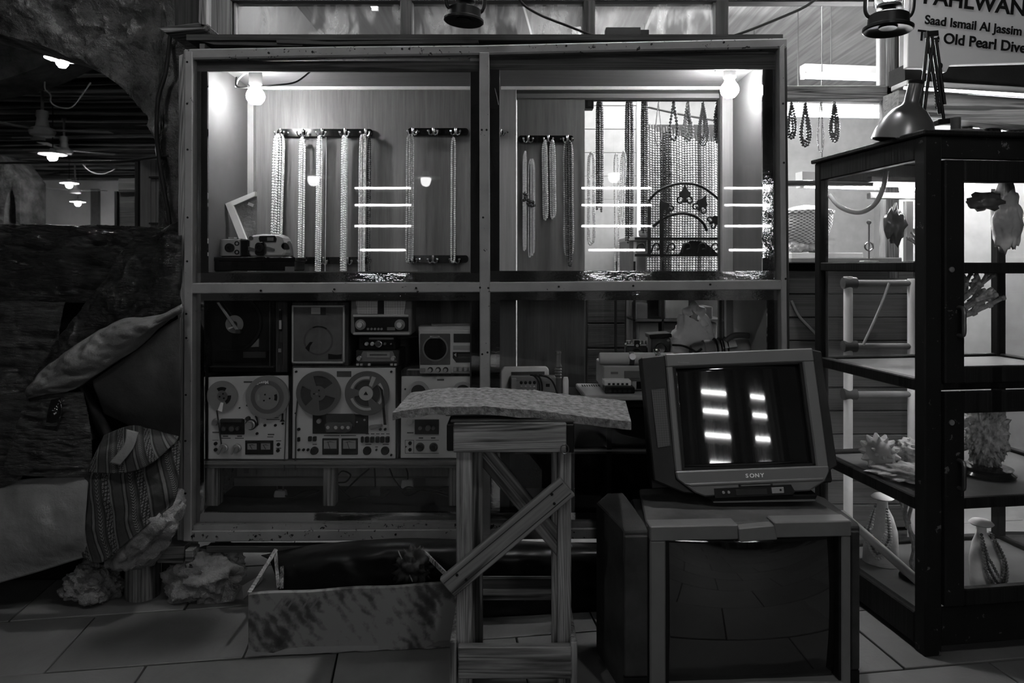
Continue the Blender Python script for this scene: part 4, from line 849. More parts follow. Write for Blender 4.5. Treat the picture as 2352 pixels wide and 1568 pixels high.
pl(f, 'body', 'light_grey', t, [(961, 757), (1086, 757), (1086, 858), (964, 858)], .0, .11, .004); pl(f, 'top', 'silver', t, [(960, 749), (1086, 747), (1086, 758), (960, 760)], .006, .11, .003)
pl(f, 'handle', 'steel_dark', t, [(988, 744), (1086, 742), (1086, 748), (990, 751)], .02, .04, .002)
bx(f, 'grille', 'dark_grey', t, 965, 766, 1034, 837, -.004, .002, .002); rg(f, 'speaker_ring', 'mid_grey', t, 1000, 800, 26, 29, -.008, 0); ds(f, 'speaker_cone', 'black_gloss', t, 1000, 800, 26, -.005, 0, 36); ds(f, 'dust_cap', 'black_gloss', t, 1000, 800, 12, -.009, -.003)
bx(f, 'badge', 'light_grey', t, 988, 771, 1010, 776, -.006, 0); bx(f, 'meter_window', 'dark', t, 1042, 766, 1086, 786, -.003, .002, .001); bx(f, 'name_strip', 'grey', t, 1041, 793, 1086, 803, -.003, .002)
pl(f, 'cassette_door', 'black', t, [(1040, 808), (1086, 808), (1086, 832), (1048, 832), (1040, 822)], -.003, .002); bx(f, 'cassette_window', 'dark', t, 1052, 812, 1086, 822, -.005, 0); pl(f, 'arrow', 'light_grey', t, [(1043, 814), (1048, 810), (1048, 819)], -.0055, -.002)
bx(f, 'control_strip', 'light_grey', t, 965, 840, 1036, 857, -.005, .002, .001); bx(f, 'switch', 'grey', t, 966, 844, 977, 853, -.012, 0, .001)
for x_ in (989, 1007, 1024): knob(f, t, x_, 848, 6, 'black', .02); ds(f, 'knob_cap', 'silver', t, x_, 848, 4, -.023, -.018, 16)
for x_ in (1046, 1058, 1070, 1081): bx(f, 'key', 'silver', t, x_ - 4.5, 842, x_ + 4.5, 852, -.012, 0, .002)
# ---- plugs and wires under the bench
def plug(px, py, D, mat, label, pins=True, s=1.0):
    c = W(px, py, D); t = thing('mains_plug', label, 'plug', c, group='mains plugs')
    MB().prism([(-.024 * s, 0), (.024 * s, 0), (.026 * s, .014), (.022 * s, .034 * s), (-.022 * s, .034 * s), (-.026 * s, .014)], 0, .028).build('body', mat, t, bevel=.004)
    for x_ in (-.014, .012) if pins else (): MB().box(x_ - .003, x_ + .003, .008, .014, .034 * s, .052 * s).build('pin', 'steel_dark', t)
    return t
plug(642, 1146, 2.90, 'light_grey', 'pale mains plug with upright pins on the bay floor')
plug(861, 1142, 2.86, 'dark', 'dark mains plug hanging right of the bench leg', False, 1.05); plug(935, 1122, 2.88, 'light_grey', 'pale three-pin plug hanging under the right deck', False, 1.05)
wires = (('tangled black flex right of the bench leg', [(770, 1100, 2.9), (785, 1082, 2.88), (805, 1090, 2.86), (795, 1106, 2.86), (775, 1110, 2.86), (790, 1130, 2.86), (805, 1145, 2.87), (780, 1150, 2.87), (775, 1128, 2.87)]),
         ('black flex trailing from the pale plug across the bay floor', [(655, 1138, 2.9), (672, 1140, 2.9), (700, 1128, 2.92), (735, 1126, 2.92), (700, 1140, 2.9), (665, 1148, 2.88), (740, 1158, 2.88), (800, 1156, 2.88)]),
         ('flex rising to the dark plug from the bay floor', [(800, 1148, 2.88), (830, 1140, 2.87), (862, 1142, 2.86), (890, 1125, 2.88), (895, 1130, 2.88), (870, 1148, 2.88), (820, 1150, 2.88)]),
         ('flex dropping from the bench to the dark plug', [(860, 1070, 2.87), (861, 1090, 2.87), (862, 1118, 2.87)]),
         ('flex dropping from the bench to the pale plug', [(930, 1070, 2.89), (936, 1085, 2.89), (936, 1102, 2.89)]),
         ('coiled black flex under the right deck', [(925, 1125, 2.88), (940, 1118, 2.88), (985, 1128, 2.88), (1035, 1118, 2.88), (1040, 1135, 2.88), (980, 1122, 2.88), (940, 1138, 2.88), (925, 1130, 2.88), (960, 1125, 2.88), (1030, 1140, 2.88)]),
         ('diagonal flex behind the bench leg', [(848, 1076, 2.92), (820, 1100, 2.92), (790, 1130, 2.92)]),
         ('straight flex slanting down towards the coil', [(894, 1074, 2.9), (905, 1100, 2.9), (922, 1124, 2.9)]))
for lb, pts in wires: tag(MB().tube(wpath(pts), .0035, 6).build('power_flex', 'cable', smooth=True), lb, 'wire')
# ================================================================== LOWER RIGHT BAY
ZT2 = .745
t = thing('black_sideboard', 'low black sideboard filling the lower right bay', 'sideboard', (.45, 2.74, ZB))
h_ = ZT2 - ZB
MB().box(-.46, .46, 0, .30, h_ - .03, h_).build('top', 'black', t, bevel=.003); MB().box(-.46, .46, .28, .30, 0, h_ - .03).build('back', 'black_matte', t)
for x in (-.46, -.07, .44): MB().box(x, x + .02, 0, .28, 0, h_ - .03).build('side', 'black', t)
MB().box(-.44, .44, .01, .28, h_ - .22, h_ - .2).build('shelf', 'dark_grey', t, bevel=.002); MB().box(-.44, .44, -.002, .0, h_ - .206, h_ - .2).build('edge_trim', 'grey', t)
MB().box(-.44, .44, .01, .02, h_ - .19, h_ - .04).build('front', 'black_gloss', t)
f = FP(1215, 905, 2.80)
t = thing('small_mixer', 'small silver mixer with plugged leads, left in the lower right bay', 'mixer', (f.loc.x, f.loc.y, ZT2))
zb = f.loc.z - ZT2
for o in (pl(f, 'back_plate', 'white', t, [(1150, 930), (1150, 856), (1156, 847), (1256, 846), (1262, 852), (1266, 930)], .05, .07, .004), pl(f, 'slot', 'dark_grey', t, [(1174, 858), (1252, 857), (1252, 864), (1174, 865)], .045, .052),
          bx(f, 'body', 'grey', t, 1173, 864, 1276, 930, -.02, .045, .004), bx(f, 'panel', 'silver', t, 1178, 872, 1234, 930, -.024, -.018, .001), bx(f, 'end_cheek', 'light_grey', t, 1174, 866, 1186, 930, -.03, -.01, .003), bx(f, 'badge', 'black', t, 1253, 879, 1262, 886, -.022, -.018)):
    o.location.z += zb
for i in range(4):
    for y_, r_, m_ in ((876, 4, 'black'), (886, 3, 'knob_pale'), (896, 5, 'knob_pale')): knob(f, t, 1197 + i * 10, y_, r_ * .9, m_, .016).location += Vector((0, -.022, zb))
for i, pts in enumerate(([(1217, 856), (1228, 860), (1238, 880), (1236, 930)], [(1226, 856), (1238, 862), (1244, 885), (1240, 930)], [(1236, 857), (1258, 862), (1272, 880), (1288, 930)])):
    MB().tube(smooth_path([(f.x(a), -.05, f.z(b_) + zb) for a, b_ in pts], 6), .004, 7).build('lead', 'cable', t, smooth=True)
f = FP(1282, 930, 2.86)
t = thing('threaded_post', 'short grey post with threaded foot beside the mixer', 'post', (f.loc.x, 2.86, ZT2))
MB().lathe([(.011, 0), (.011, .06), (.016, .07)] + [(.016 if i % 2 else .012, .075 + .006 * i) for i in range(8)] + [(.011, .13), (.011, .17), (.013, .172), (.012, .18)], 16).build('shaft', 'mid_grey', t, smooth=True)
MB().lathe([(.012, 0), (.012, .06), (.009, .075)], 14, (.03, -.02, 0)).build('stub', 'white', t, smooth=True)
f = FP(1400, 910, 2.72)
t = thing('perforated_tray', 'pale flat device with perforated corner under the cassettes', 'tray', (xl(1400, 2.78), 2.72, ZT2))
mb = MB(); zt_ = .022
tx = [(xl(1342, 2.74), 2.72), (xl(1480, 2.74), 2.72), (xl(1480, 3.0), 3.0), (xl(1322, 3.0), 3.0)]
cx_ = xl(1400, 2.78)
mb.add([(x - cx_, y - 2.72, z) for z in (0, zt_) for x, y in tx], [(0, 3, 2, 1), (4, 5, 6, 7), (0, 1, 5, 4), (1, 2, 6, 5), (2, 3, 7, 6), (3, 0, 4, 7)]).build('body', 'light_grey', t, bevel=.004)
mb = MB()
for i in range(9):
    for j in range(4): mb.box(xl(1335, 2.97) - cx_ + i * .010, xl(1335, 2.97) - cx_ + i * .010 + .005, .2 + j * .012, .2 + j * .012 + .006, zt_, zt_ + .0012)
mb.build('vent_holes', 'dark', t, kind='stuff')
t = thing('cassette', 'white-labelled cassette on top of the pair on the tray', 'cassette', (xl(1419, 2.755), 2.755, ZT2 + zt_ + .031), group='cassettes on the tray')
def cassette(t, body, lab):
    MB().box(-.055, .055, 0, .07, 0, .022).build('shell', body, t, bevel=.003); MB().box(-.05, .05, .006, .064, .022, .024).build('label', lab, t)
    for i in range(5): MB().box(-.04 + i * .018, -.03 + i * .018, -.001, .004, .004, .012).build('notch', 'dark', t)
cassette(t, 'white', 'paper')
t = thing('cassette', 'dark cassette under the white-labelled one on the tray', 'cassette', (xl(1421, 2.755) + .004, 2.75, ZT2 + zt_ + .001), group='cassettes on the tray'); cassette(t, 'black', 'dark_grey'); t.scale = (1.1, 1.05, 1.2)
xv, yv, zv = xl(1386, 2.80), 2.80, ZT2 + zt_
t = thing('video_recorder', 'pale video recorder behind the cassettes', 'video recorder', (xv, yv, zv))
MB().box(0, .36, 0, .24, .005, .105).build('body', 'light_grey', t, bevel=.004); MB().box(.085, .30, -.004, .002, .055, .085).build('tape_door', 'mid_grey', t, bevel=.001); MB().box(.09, .3, -.005, .001, .048, .052).build('trim', 'silver', t)
MB().box(.135, .24, -.003, .002, .012, .042).build('display', 'black_gloss', t); MB().box(.03, .06, -.001, .002, .072, .082).build('badge', 'mid_grey', t)
zr = zv + .106
t = thing('watch_cushion', 'pale cylindrical watch cushion lying on the video recorder', 'cushion', (xl(1378, 2.80), 2.83, zr + .0255))
MB().lathe([(.001, 0), (.022, .001), (.0255, .006), (.0255, .305), (.022, .311), (.001, .312)], 24, (0, 0, 0), 'x').build('roll', 'sign_white', t, smooth=True)
t = thing('wrist_watch', 'dark strap watch round the pale cushion', 'watch', (xl(1447, 2.80), 2.83, zr + .0255))
MB().lathe([(.0265, 0), (.0285, .001), (.0285, .019), (.0265, .02)], 28, (0, 0, 0), 'x').build('strap', 'leather', t, smooth=True); MB().cyl((.01, -.026, .01), (.01, -.033, .013), .014, None, 20).build('case', 'steel_dark', t, smooth=True)
t = thing('wrist_watch', 'shiny chain-link watch strap over the pale cushion', 'watch', (xl(1512, 2.80), 2.83, zr + .0255))
for i in range(11):
    a = R(20 + i * 16); y_, z_ = -math.sin(a) * .028, math.cos(a) * .028
    for j in range(3): MB().ball(((j - 1) * .0075, y_, z_), .0052, 1).build('link', 'chrome', t, smooth=True)
MB().cyl((0, .0, .028), (0, .004, .036), .015, None, 20).build('case', 'chrome', t, smooth=True)
# two old cameras on the recorder
t = thing('folding_camera', 'squat old camera with winding knobs, left of the tall box camera', 'camera', (xl(1463, 2.96), 2.96, zr))
MB().box(-.048, .048, 0, .05, 0, .062).build('body', 'leather', t, bevel=.008); MB().box(-.046, .046, .004, .046, .062, .072).build('top_plate', 'silver', t, bevel=.003); MB().box(-.012, .012, -.006, .04, .058, .088).build('finder', 'black', t, bevel=.003)
for x in (-.032, .034): MB().cyl((x, .025, .072), (x, .025, .084), .011, None, 18).build('winder', 'silver', t, smooth=True)
MB().cyl((0, -.008, .065), (0, 0, .065), .006, None, 16).build('window', 'light_grey', t); MB().lathe([(.026, 0), (.026, -.012), (.02, -.018), (.016, -.016), (.001, -.014)], 24, (0, 0, .025), 'y').build('lens', 'steel_dark', t, smooth=True)
t = thing('box_reflex_camera', 'tall boxy twin lens camera with flat hood, behind the chain-link watch', 'camera', (xl(1518, 2.98), 2.98, zr))
MB().box(-.042, .042, 0, .08, 0, .095).build('body', 'leather', t, bevel=.004); MB().prism([(-.05, .092), (.045, .1), (.042, .118), (-.055, .112)], -.02, .085).build('hood', 'black', t, bevel=.003)
MB().lathe([(.024, 0), (.024, -.02), (.02, -.022), (.017, -.012), (.001, -.01)], 24, (0, 0, .05), 'y').build('lens', 'steel_dark', t, smooth=True); MB().lathe([(.02, 0), (.02, -.012), (.001, -.008)], 24, (0, 0, .012), 'y').build('lens', 'silver', t, smooth=True)
MB().cyl((.032, -.003, .085), (.032, .002, .085), .006, None, 12).build('button', 'grey', t); MB().cyl((.042, .04, .06), (.056, .04, .06), .014, None, 16).build('knob', 'steel_dark', t, smooth=True)
# box that carries bag and vacuum cleaner
o = MB().box(xl(1570, 2.9), .955, 2.82, 3.05, ZT2, zr - .01).build('storage_box', 'dark', bevel=.004); tag(o, 'dark box carrying the plastic bag and the vacuum cleaner', 'box')
# plastic bag
zbag = zr - .01
t = thing('plastic_bag', 'white knotted plastic carrier bag behind the cameras', 'bag', (xl(1592, 3.0), 2.99, zbag))
mb = MB(); nu, nv = 40, 26
prof = [(0.0, .085), (.25, .10), (.5, .105), (.75, .085), (1, .06)]
def pr(v):
    for (a, r0), (c, r1) in zip(prof, prof[1:]):
        if a <= v <= c: return r0 + (r1 - r0) * (v - a) / (c - a)
for i in range(nv + 1):
    v = i / nv
    for j in range(nu):
        a = 2 * PI * j / nu; n = noise.fractal(Vector((math.cos(a) * 1.6, math.sin(a) * 1.6, v * 2.2)), .8, 2, 4); r = pr(v) * (1 + .28 * n); ht = .155 + .05 * math.cos(a + 2.6) * v
        mb.v.append((math.cos(a) * r, math.sin(a) * r * .5, v * ht + .012 * n))
for i in range(nv):
    for j in range(nu): mb.f.append([i * nu + j, i * nu + (j + 1) % nu, (i + 1) * nu + (j + 1) % nu, (i + 1) * nu + j])
mb.f.append([j for j in range(nu)]); mb.build('sack', 'bag', t, smooth=180)
hp = smooth_path([(-.02, 0, .15), (-.035, -.01, .2), (-.02, -.012, .235), (.01, -.012, .24), (.03, -.01, .215), (.04, 0, .16)], 6)
MB().tube(hp, [.018 + .008 * math.sin(i * .9) for i in range(len(hp))], 9).build('handle', 'bag', t, smooth=180)
MB().tube(smooth_path([(.03, .0, .2), (.055, .01, .18), (.075, .02, .12), (.085, .02, .05)], 6), [.02] * 19, 9).build('gusset', 'bag', t, smooth=180)
# vacuum cleaner lying on its side
t = thing('vacuum_cleaner', 'rounded dark handheld vacuum cleaner with cord wrapped round its neck', 'vacuum cleaner', (xl(1690, 2.9), 2.88, zbag + .055))
MB().lathe([(.001, -.20), (.03, -.197), (.04, -.18), (.045, -.15), (.052, -.145), (.054, -.11), (.05, -.105), (.055, -.09), (.056, -.05), (.05, -.02), (.058, .01), (.062, .08), (.062, .14)], 28, (0, 0, 0), 'x').build('body', 'mid_grey', t, smooth=True)
for i in range(4): MB().lathe([(.056 - i * .001, 0), (.062, .004), (.056, .008)], 24, (-.10 + i * .013 + .004 * (i % 2), 0, .002 * i), 'x').build('cord_turn', 'cable', t, smooth=True)
MB().tube(smooth_path([(-.06, -.03, .05), (-.02, -.03, .075), (.06, -.03, .07), (.13, -.03, .045)], 6), .012, 8).build('handle', 'mid_grey', t, smooth=True)
MB().add([(-.08, -.05, .02), (-.02, -.06, .03), (-.02, -.03, .055), (-.08, -.025, .05), (-.08, -.052, .022), (-.02, -.062, .032), (-.02, -.032, .057), (-.08, -.027, .052)], [(0, 1, 2, 3), (7, 6, 5, 4), (0, 4, 5, 1), (1, 5, 6, 2), (2, 6, 7, 3), (3, 7, 4, 0)]).build('label_plate', 'light_grey', t)
o = MB().tube(wpath([(1545, 792, 2.93), (1565, 793, 2.9), (1585, 800, 2.86), (1600, 808, 2.84), (1612, 800, 2.83)]), .005, 8).build('extension_lead', 'cable', smooth=True); tag(o, 'black cord bridging the box camera and the vacuum cleaner', 'cord')

# ================================================================== SHOP INTERIOR SEEN THROUGH THE OPEN BACK
# slat panel and shelves
DB = 4.6
t = thing('slat_panel', 'pale slatted wall panel behind the hanging necklaces', 'panel', W(1410, fy(DB), DB))
f = FP(1410, fy(DB), DB)
for i, (a, b_) in enumerate(((190, 243), (244, 297), (298, 351), (352, 405), (406, 459), (460, fy(DB)))): bx(f, 'slat', 'light_grey', t, 1335, a, 1462, b_ - 1.5, 0, .03)
bx(f, 'post', 'white', t, 1462, 190, 1474, fy(DB), -.02, .04)
t = thing('dark_cupboard', 'dark panelled cupboard low behind the open back', 'cupboard', W(1400, fy(3.9), 3.9)); f = FP(1400, fy(3.9), 3.9)
bx(f, 'carcass', 'wood_dark', t, 1345, 640, 1440, fy(3.9), .02, .3)
for a, b_ in ((642, 741), (744, 798), (801, 890), (893, 1100)): bx(f, 'panel', 'wood_dark_x', t, 1350, a, 1436, b_, 0, .02, .004)
t = thing('open_rack', 'black metal rack with paper boxes behind the plastic bag', 'rack', W(1560, fy(3.8), 3.8)); f = FP(1560, fy(3.8), 3.8)
for a in (1412, 1455, 1520, 1660): bx(f, 'upright', 'black', t, a, 600, a + 5, fy(3.8), 0, .02)
for b_ in (733, 800, 655): bx(f, 'shelf', 'steel_dark', t, 1455, b_, 1665, b_ + 5, 0, .25)
for i, (a, b_, c, d, m_) in enumerate(((1465, 697, 1490, 733, 'grey'), (1530, 690, 1585, 733, 'light_grey'), (1590, 705, 1640, 733, 'mid_grey'), (1470, 742, 1515, 800, 'mid_grey'), (1525, 742, 1590, 800, 'dark_grey'), (1600, 742, 1650, 800, 'grey'))):
    o = bx(f, 'paper_box', m_, None, a, b_, c, d, .03, .2, .003); o.location = f.loc
    tag(o, ('pale carton', 'white carton under the rack top', 'grey carton at the rack end', 'grey carton below the first shelf', 'dark carton in the rack middle', 'pale carton low at the rack end')[i] + ' on the black rack behind the bag', 'box', 'cartons on the black rack')
t = thing('counter_shop', 'pale glass counter with small goods behind the iron scroll', 'counter', W(1560, fy(4.3), 4.3)); f = FP(1560, fy(4.3), 4.3)
bx(f, 'top', 'light_grey', t, 1440, 545, 1720, 553, -.1, .3); bx(f, 'front', 'mid_grey', t, 1440, 553, 1720, fy(4.3), -.08, .25); 
for i in range(9): bx(f, 'rib', 'light_grey', t, 1450 + i * 28, 556, 1456 + i * 28, 640, -.09, -.08)
random.seed(21)
kinds_ = ('dark lidded jar', 'small white carton', 'round pale pot', 'little dark box', 'clear dish of beads', 'squat grey tin', 'white cup')
spots_ = ('nearest the scarves', 'second from the scarves', 'third from the scarves', 'under the scroll peak', 'just right of the scroll peak', 'near the right post', 'at the far right end')
for i in range(7):
    x_ = 1480 + i * 26; c = W(x_, 545, 4.30); h2 = random.uniform(.05, .11)
    t = thing('shop_trinket', kinds_[i] + ' on the pale counter, ' + spots_[i], 'trinket', c, group='small goods on the counter')
    m_ = random.choice(('white', 'light_grey', 'dark', 'grey', 'black'))
    if i % 2: MB().box(-.04, .04, -.03, .03, 0, h2).build('box', m_, t, bevel=.004)
    else: MB().lathe([(.02, 0), (.035, .01), (.038, h2 * .7), (.02, h2 * .9), (.022, h2), (.001, h2 + .004)], 16).build('jar', m_, t, smooth=True)
    MB().lathe([(.02, 0), (.024, .01), (.001, .016)], 14, (0, 0, h2)).build('lid', 'white', t, smooth=True)
o = MB().box(xl(1486, 4.06), xl(1668, 4.06), 4.06, 4.08, 0, zl(286, 4.06)).build('contrast_board', 'dark_grey'); tag(o, 'added dark board setting off the curtain of bead strings', 'backboard')  # dark backing added to cut the brightness behind the bead strings
f = FP(1352, 250, 3.14); t = thing('small_black_speaker', 'little black speaker box at the top corner of the open back', 'speaker', f.loc)
bx(f, 'body', 'black', t, 1344, 224, 1364, 249, 0, .05, .003); bx(f, 'grille', 'dark', t, 1351, 228, 1358, 243, -.003, .002)
o = MB().tube(wpath([(1340, 231, 3.23), (1500, 231, 3.23), (1662, 231, 3.23)]), .005, 8).build('hanging_rod', 'steel_dark', smooth=True); tag(o, 'rod under the header carrying the short necklaces', 'rod')
# wall of pearl strands at the back: every strand is its own string
DP = 4.0
hang = []
random.seed(11)
px = 1488; i = 0
top0 = {0: 300, 1: 305, 2: 312, 3: 318}
while px < 1650:
    mat = 'pearl'; r_ = .0075; top = 298 + (px - 1488) * .18 + random.uniform(-4, 4)
    if 1517 < px < 1541: mat = 'bead_dark'; top = 303
    elif 1600 < px < 1606: mat = 'bead_mid'
    elif random.random() < .25: mat = 'pearl_grey'
    t = thing('bead_string', '', 'bead string', W(px, 640, DP + random.uniform(-.02, .02)), group='bead strings at the back of the shop')
    zt_ = (640 - top) / F * DP
    strand(t, [(0, 0, 0), (.003, 0, zt_ / 2), (0, 0, zt_)], r_, mat, gap=1.9, sub=1)
    MB().cyl((0, 0, zt_), (0, .01, zt_ + .03), .003, None, 6).build('hook', 'steel_dark', t)
    hang.append((px, mat, t)); px += 6.2
ords = ('first', 'second', 'third', 'fourth', 'fifth', 'sixth', 'seventh', 'eighth', 'ninth', 'tenth', 'eleventh', 'twelfth', 'thirteenth', 'fourteenth', 'fifteenth', 'sixteenth', 'seventeenth', 'eighteenth', 'nineteenth', 'twentieth', 'twenty-first', 'twenty-second', 'twenty-third', 'twenty-fourth', 'twenty-fifth', 'twenty-sixth', 'twenty-seventh', 'twenty-eighth', 'twenty-ninth', 'thirtieth')
for i, (px, mat, t) in enumerate(hang):
    t['label'] = '%s string in the curtain of beads, %s from its left edge' % ({'pearl': 'white pearl', 'bead_dark': 'black bead', 'bead_mid': 'brown toned bead', 'pearl_grey': 'grey pearl'}[mat], ords[i])
o = MB().tube(wpath([(1475, 243, 3.98), (1560, 262, 3.98), (1660, 280, 3.98)]), .006, 6).build('hanging_rod', 'steel_dark', smooth=True); tag(o, 'thin dark rod sloping across behind the short necklaces', 'rod')
# scarves / long dark bundles hanging in the opening
def bundle(px, w_, top, bot, D, label, mat='bead_dark', n=7, cat='bead bundle'):
    t = thing('bead_bundle', label, cat, W(px, bot, D), group='long dark bundles in the open back')
    zt_ = (bot - top) / F * D
    for i in range(n):
        a = 2 * PI * i / n; k = w_ / 2 / F * D; x_ = math.cos(a) * k; y_ = math.sin(a) * k * .6; e = random.uniform(0, .04)
        strand(t, [(x_ * .3, y_ * .3, zt_), (x_, y_, zt_ - .05), (x_ * 1.1, y_, zt_ * .5), (x_, y_, e)], .0062, mat if i % 3 else 'bead_mid', gap=1.7, sub=1)
bundle(1377, 13, 226, 490, 3.25, 'long dark bead bundle nearest the dark cupboard edge')
bundle(1445, 15, 226, 560, 3.25, 'thickest long black bead bundle in the open back')
bundle(1480, 13, 226, 540, 3.28, 'long dark bead bundle beside the curtain of pearls')
def loop_necklace(px, top, bot, w_, D, label, mat, r=.006, n=3, rough=0):
    t = thing('hanging_necklace', label, 'necklace', W(px, bot, D), group='short necklaces hung in a row')
    zt_ = (bot - top) / F * D; k = w_ / 2 / F * D
    MB().tube(smooth_path([(0, 0, zt_), (.006, 0, zt_ + .012), (0, 0, zt_ + .026), (-.006, 0, zt_ + .014)], 5), .002, 6).build('hook', 'steel_dark', t, smooth=True)
    for i in range(n):
        kk = k * (1 - .22 * i); e = .012 * i; j = lambda: random.uniform(-rough, rough)
        strand(t, [(0, .004 * i, zt_), (-kk * .55 + j(), .004 * i, zt_ * .66), (-kk + j(), .004 * i, zt_ * .3), (-kk * .6, .004 * i, zt_ * .06 + e), (0, .004 * i, e), (kk * .6, .004 * i, zt_ * .06 + e), (kk + j(), .004 * i, zt_ * .3), (kk * .55 + j(), .004 * i, zt_ * .66), (0, .004 * i, zt_)], r * random.uniform(.8, 1.1), mat, gap=1.8, sub=1)
loop_necklace(1512, 236, 334, 14, 3.22, 'thin chain necklace first in the row under the header', 'bead_mid', .0032, 1)
loop_necklace(1547, 236, 322, 17, 3.22, 'knobbly dark bead necklace second in the row under the header', 'bead_dark', .009, 1)
loop_necklace(1580, 236, 324, 22, 3.22, 'bushy coral chip necklace third in the row under the header', 'bead_mid', .0085, 4, .006)
loop_necklace(1615, 236, 334, 24, 3.22, 'looped multi-strand dark necklace fourth in the row under the header', 'bead_dark', .0055, 4)
loop_necklace(1648, 236, 326, 16, 3.24, 'dark chip necklace half hidden by the right post', 'bead_dark', .009, 3, .005)
loop_necklace(1818, 236, 318, 22, 3.5, 'dark necklace first in the side window, beside the showcase', 'bead_dark', .008, 3, .004)
loop_necklace(1850, 238, 336, 24, 3.5, 'long looped dark necklace second in the side window', 'bead_dark', .008, 3)
loop_necklace(1885, 232, 350, 14, 3.5, 'thin long necklace third in the side window', 'bead_mid', .005, 1)
loop_necklace(1917, 234, 326, 22, 3.5, 'dark necklace last in the side window, left of the desk lamp', 'bead_dark', .0075, 4, .003)
o = MB().tube(wpath([(1790, 228, 3.5), (1900, 230, 3.5), (2040, 234, 3.5)]), .005, 6).build('hanging_rod', 'steel_dark', smooth=True); tag(o, 'rod carrying the four side window necklaces', 'rod')
# wrought iron arched scroll
t = thing('iron_scroll', 'wrought iron arch with leaf scrolls standing in the open back', 'ironwork', W(1572, 590, 3.2)); f = FP(1572, 590, 3.2)
def T3(pts, r, n='bar', sm=8): return MB().tube(smooth_path([(f.x(a), y_, f.z(b_)) for a, b_, y_ in [(p[0], p[1], 0) for p in pts]], sm), r, 8).build(n, 'black', t, smooth=True)
T3([(1490, 462), (1510, 440), (1540, 426), (1572, 421), (1605, 426), (1635, 444), (1660, 466)], .006, 'arch'); T3([(1500, 520), (1530, 498), (1565, 490), (1595, 496), (1615, 512), (1624, 530)], .007, 'inner_arch')
for b_ in (549, 587): bx(f, 'cross_bar', 'black', t, 1458, b_ - 4, 1656, b_ + 2, -.008, .008)
for a in (1492, 1520): bx(f, 'upright', 'black', t, a - 5, 465, a + 3, 590, -.006, .006)
def leaf(cx_, cy_, s, rot):
    pts = []
    for a, b_ in ((0, -22), (4, -12), (10, -6), (9, 0), (3, 2), (3, 10), (-3, 10), (-3, 2), (-9, 0), (-10, -6), (-4, -12)):
        q = R(rot); pts.append((cx_ + s * (a * math.cos(q) - b_ * math.sin(q)), cy_ + s * (a * math.sin(q) + b_ * math.cos(q))))
    pl(f, 'leaf', 'black', t, pts, -.005, .005, .001)
    for sg in (-1, 1):
        cs = []
        for i in range(12):
            a = R(90 - i * 26); rr = s * (8 - i * .5); x_ = sg * (9 + rr * math.cos(a) * .8); y_ = 8 - rr * math.sin(a) * .8
            q = R(rot); cs.append((cx_ + (s * x_ * math.cos(q) - s * y_ * math.sin(q)) * .8, cy_ + (s * x_ * math.sin(q) + s * y_ * math.cos(q)) * .8))
        T3(cs, .004, 'scroll', 3)
leaf(1573, 452, 1.35, 0); leaf(1610, 472, 1.3, 26); leaf(1640, 508, 1.15, 62); leaf(1530, 478, 1.2, -35)
for x_ in (1475, 1510, 1545, 1580, 1615, 1645): T3([(x_ - 14, 580), (x_ - 8, 562), (x_ + 2, 560), (x_ + 5, 570), (x_ - 2, 573)], .004, 'scroll', 5)
pl(f, 'back_plate', 'black', t, [(1562, 583), (1570, 560), (1590, 552), (1620, 556), (1640, 572), (1650, 583)], .01, .016)
# basket and coral on the side window shelf
t = thing('straw_basket', 'woven straw basket on the side window shelf', 'basket', W(1850, 560, 3.5))
MB().lathe([(.07, 0), (.10, .02), (.125, .09), (.13, .15), (.12, .17), (.06, .19), (.001, .2)], 32).build('body', 'wicker', t, smooth=True); MB().lathe([(.125, .148), (.137, .152), (.137, .166), (.125, .17)], 32).build('rim', 'wicker', t, smooth=True)
o = MB().box(xl(1800, 3.5), xl(1960, 3.5), 3.4, 3.62, zl(604, 3.5), zl(582, 3.5) + .002).build('paper_stack', 'paper', bevel=.003); tag(o, 'pale stack of papers on the shelf below the straw basket', 'papers')
for i, px in enumerate((1828, 1868)):
    mb = MB(); c = W(px, 572, 3.5)
    V, Fc = ICO[3]; mb.add([Vector((v.x * .05, v.y * .05, v.z * .03)) * (1 + .5 * noise.noise(v * 3 + Vector((i * 5, 0, 0)))) for v in V], Fc); o = mb.build('coral_lump', 'coral', smooth=True); o.location = c + Vector((0, -.02, .01)); tag(o, ('coral lump under the straw basket, next to the showcase', 'coral lump under the straw basket, next to the black cabinet')[i], 'coral', 'coral lumps under the basket')
# ================================================================== WORK STAND IN FRONT
t = thing('work_stand', 'rough timber work stand with crossed braces in front of the showcase', 'work stand', (W(1180, 612, 2.05).x, 2.05, 0))
X0 = t.location.x
def wp(px, D): return xl(px, D) - X0
def sb(n, mat, px0, px1, D, y0, y1, z0, z1, bev=.003): return MB().box(wp(px0, D), wp(px1, D), y0 - 2.05, y1 - 2.05, z0, z1).build(n, mat, t, bevel=bev)
sb('leg', 'wood_grey', 1048, 1084, 2.05, 2.05, 2.09, 0, .76); sb('leg', 'post_wood', 1082, 1108, 2.12, 2.12, 2.16, .10, .77)
sb('leg', 'wood_grey', 1281, 1312, 2.06, 2.06, 2.10, 0, .76); sb('leg', 'wood_grey', 1270, 1284, 2.2, 2.26, 2.30, 0, .77); sb('leg', 'wood_grey', 1086, 1100, 2.3, 2.32, 2.36, 0, .77)
sb('apron', 'wood_grey_x', 1041, 1301, 2.03, 2.03, 2.05, .727, .815); sb('apron_end', 'black', 1026, 1043, 2.035, 2.035, 2.34, .73, .81); sb('apron_end', 'black', 1300, 1319, 2.035, 2.035, 2.34, .725, .81)
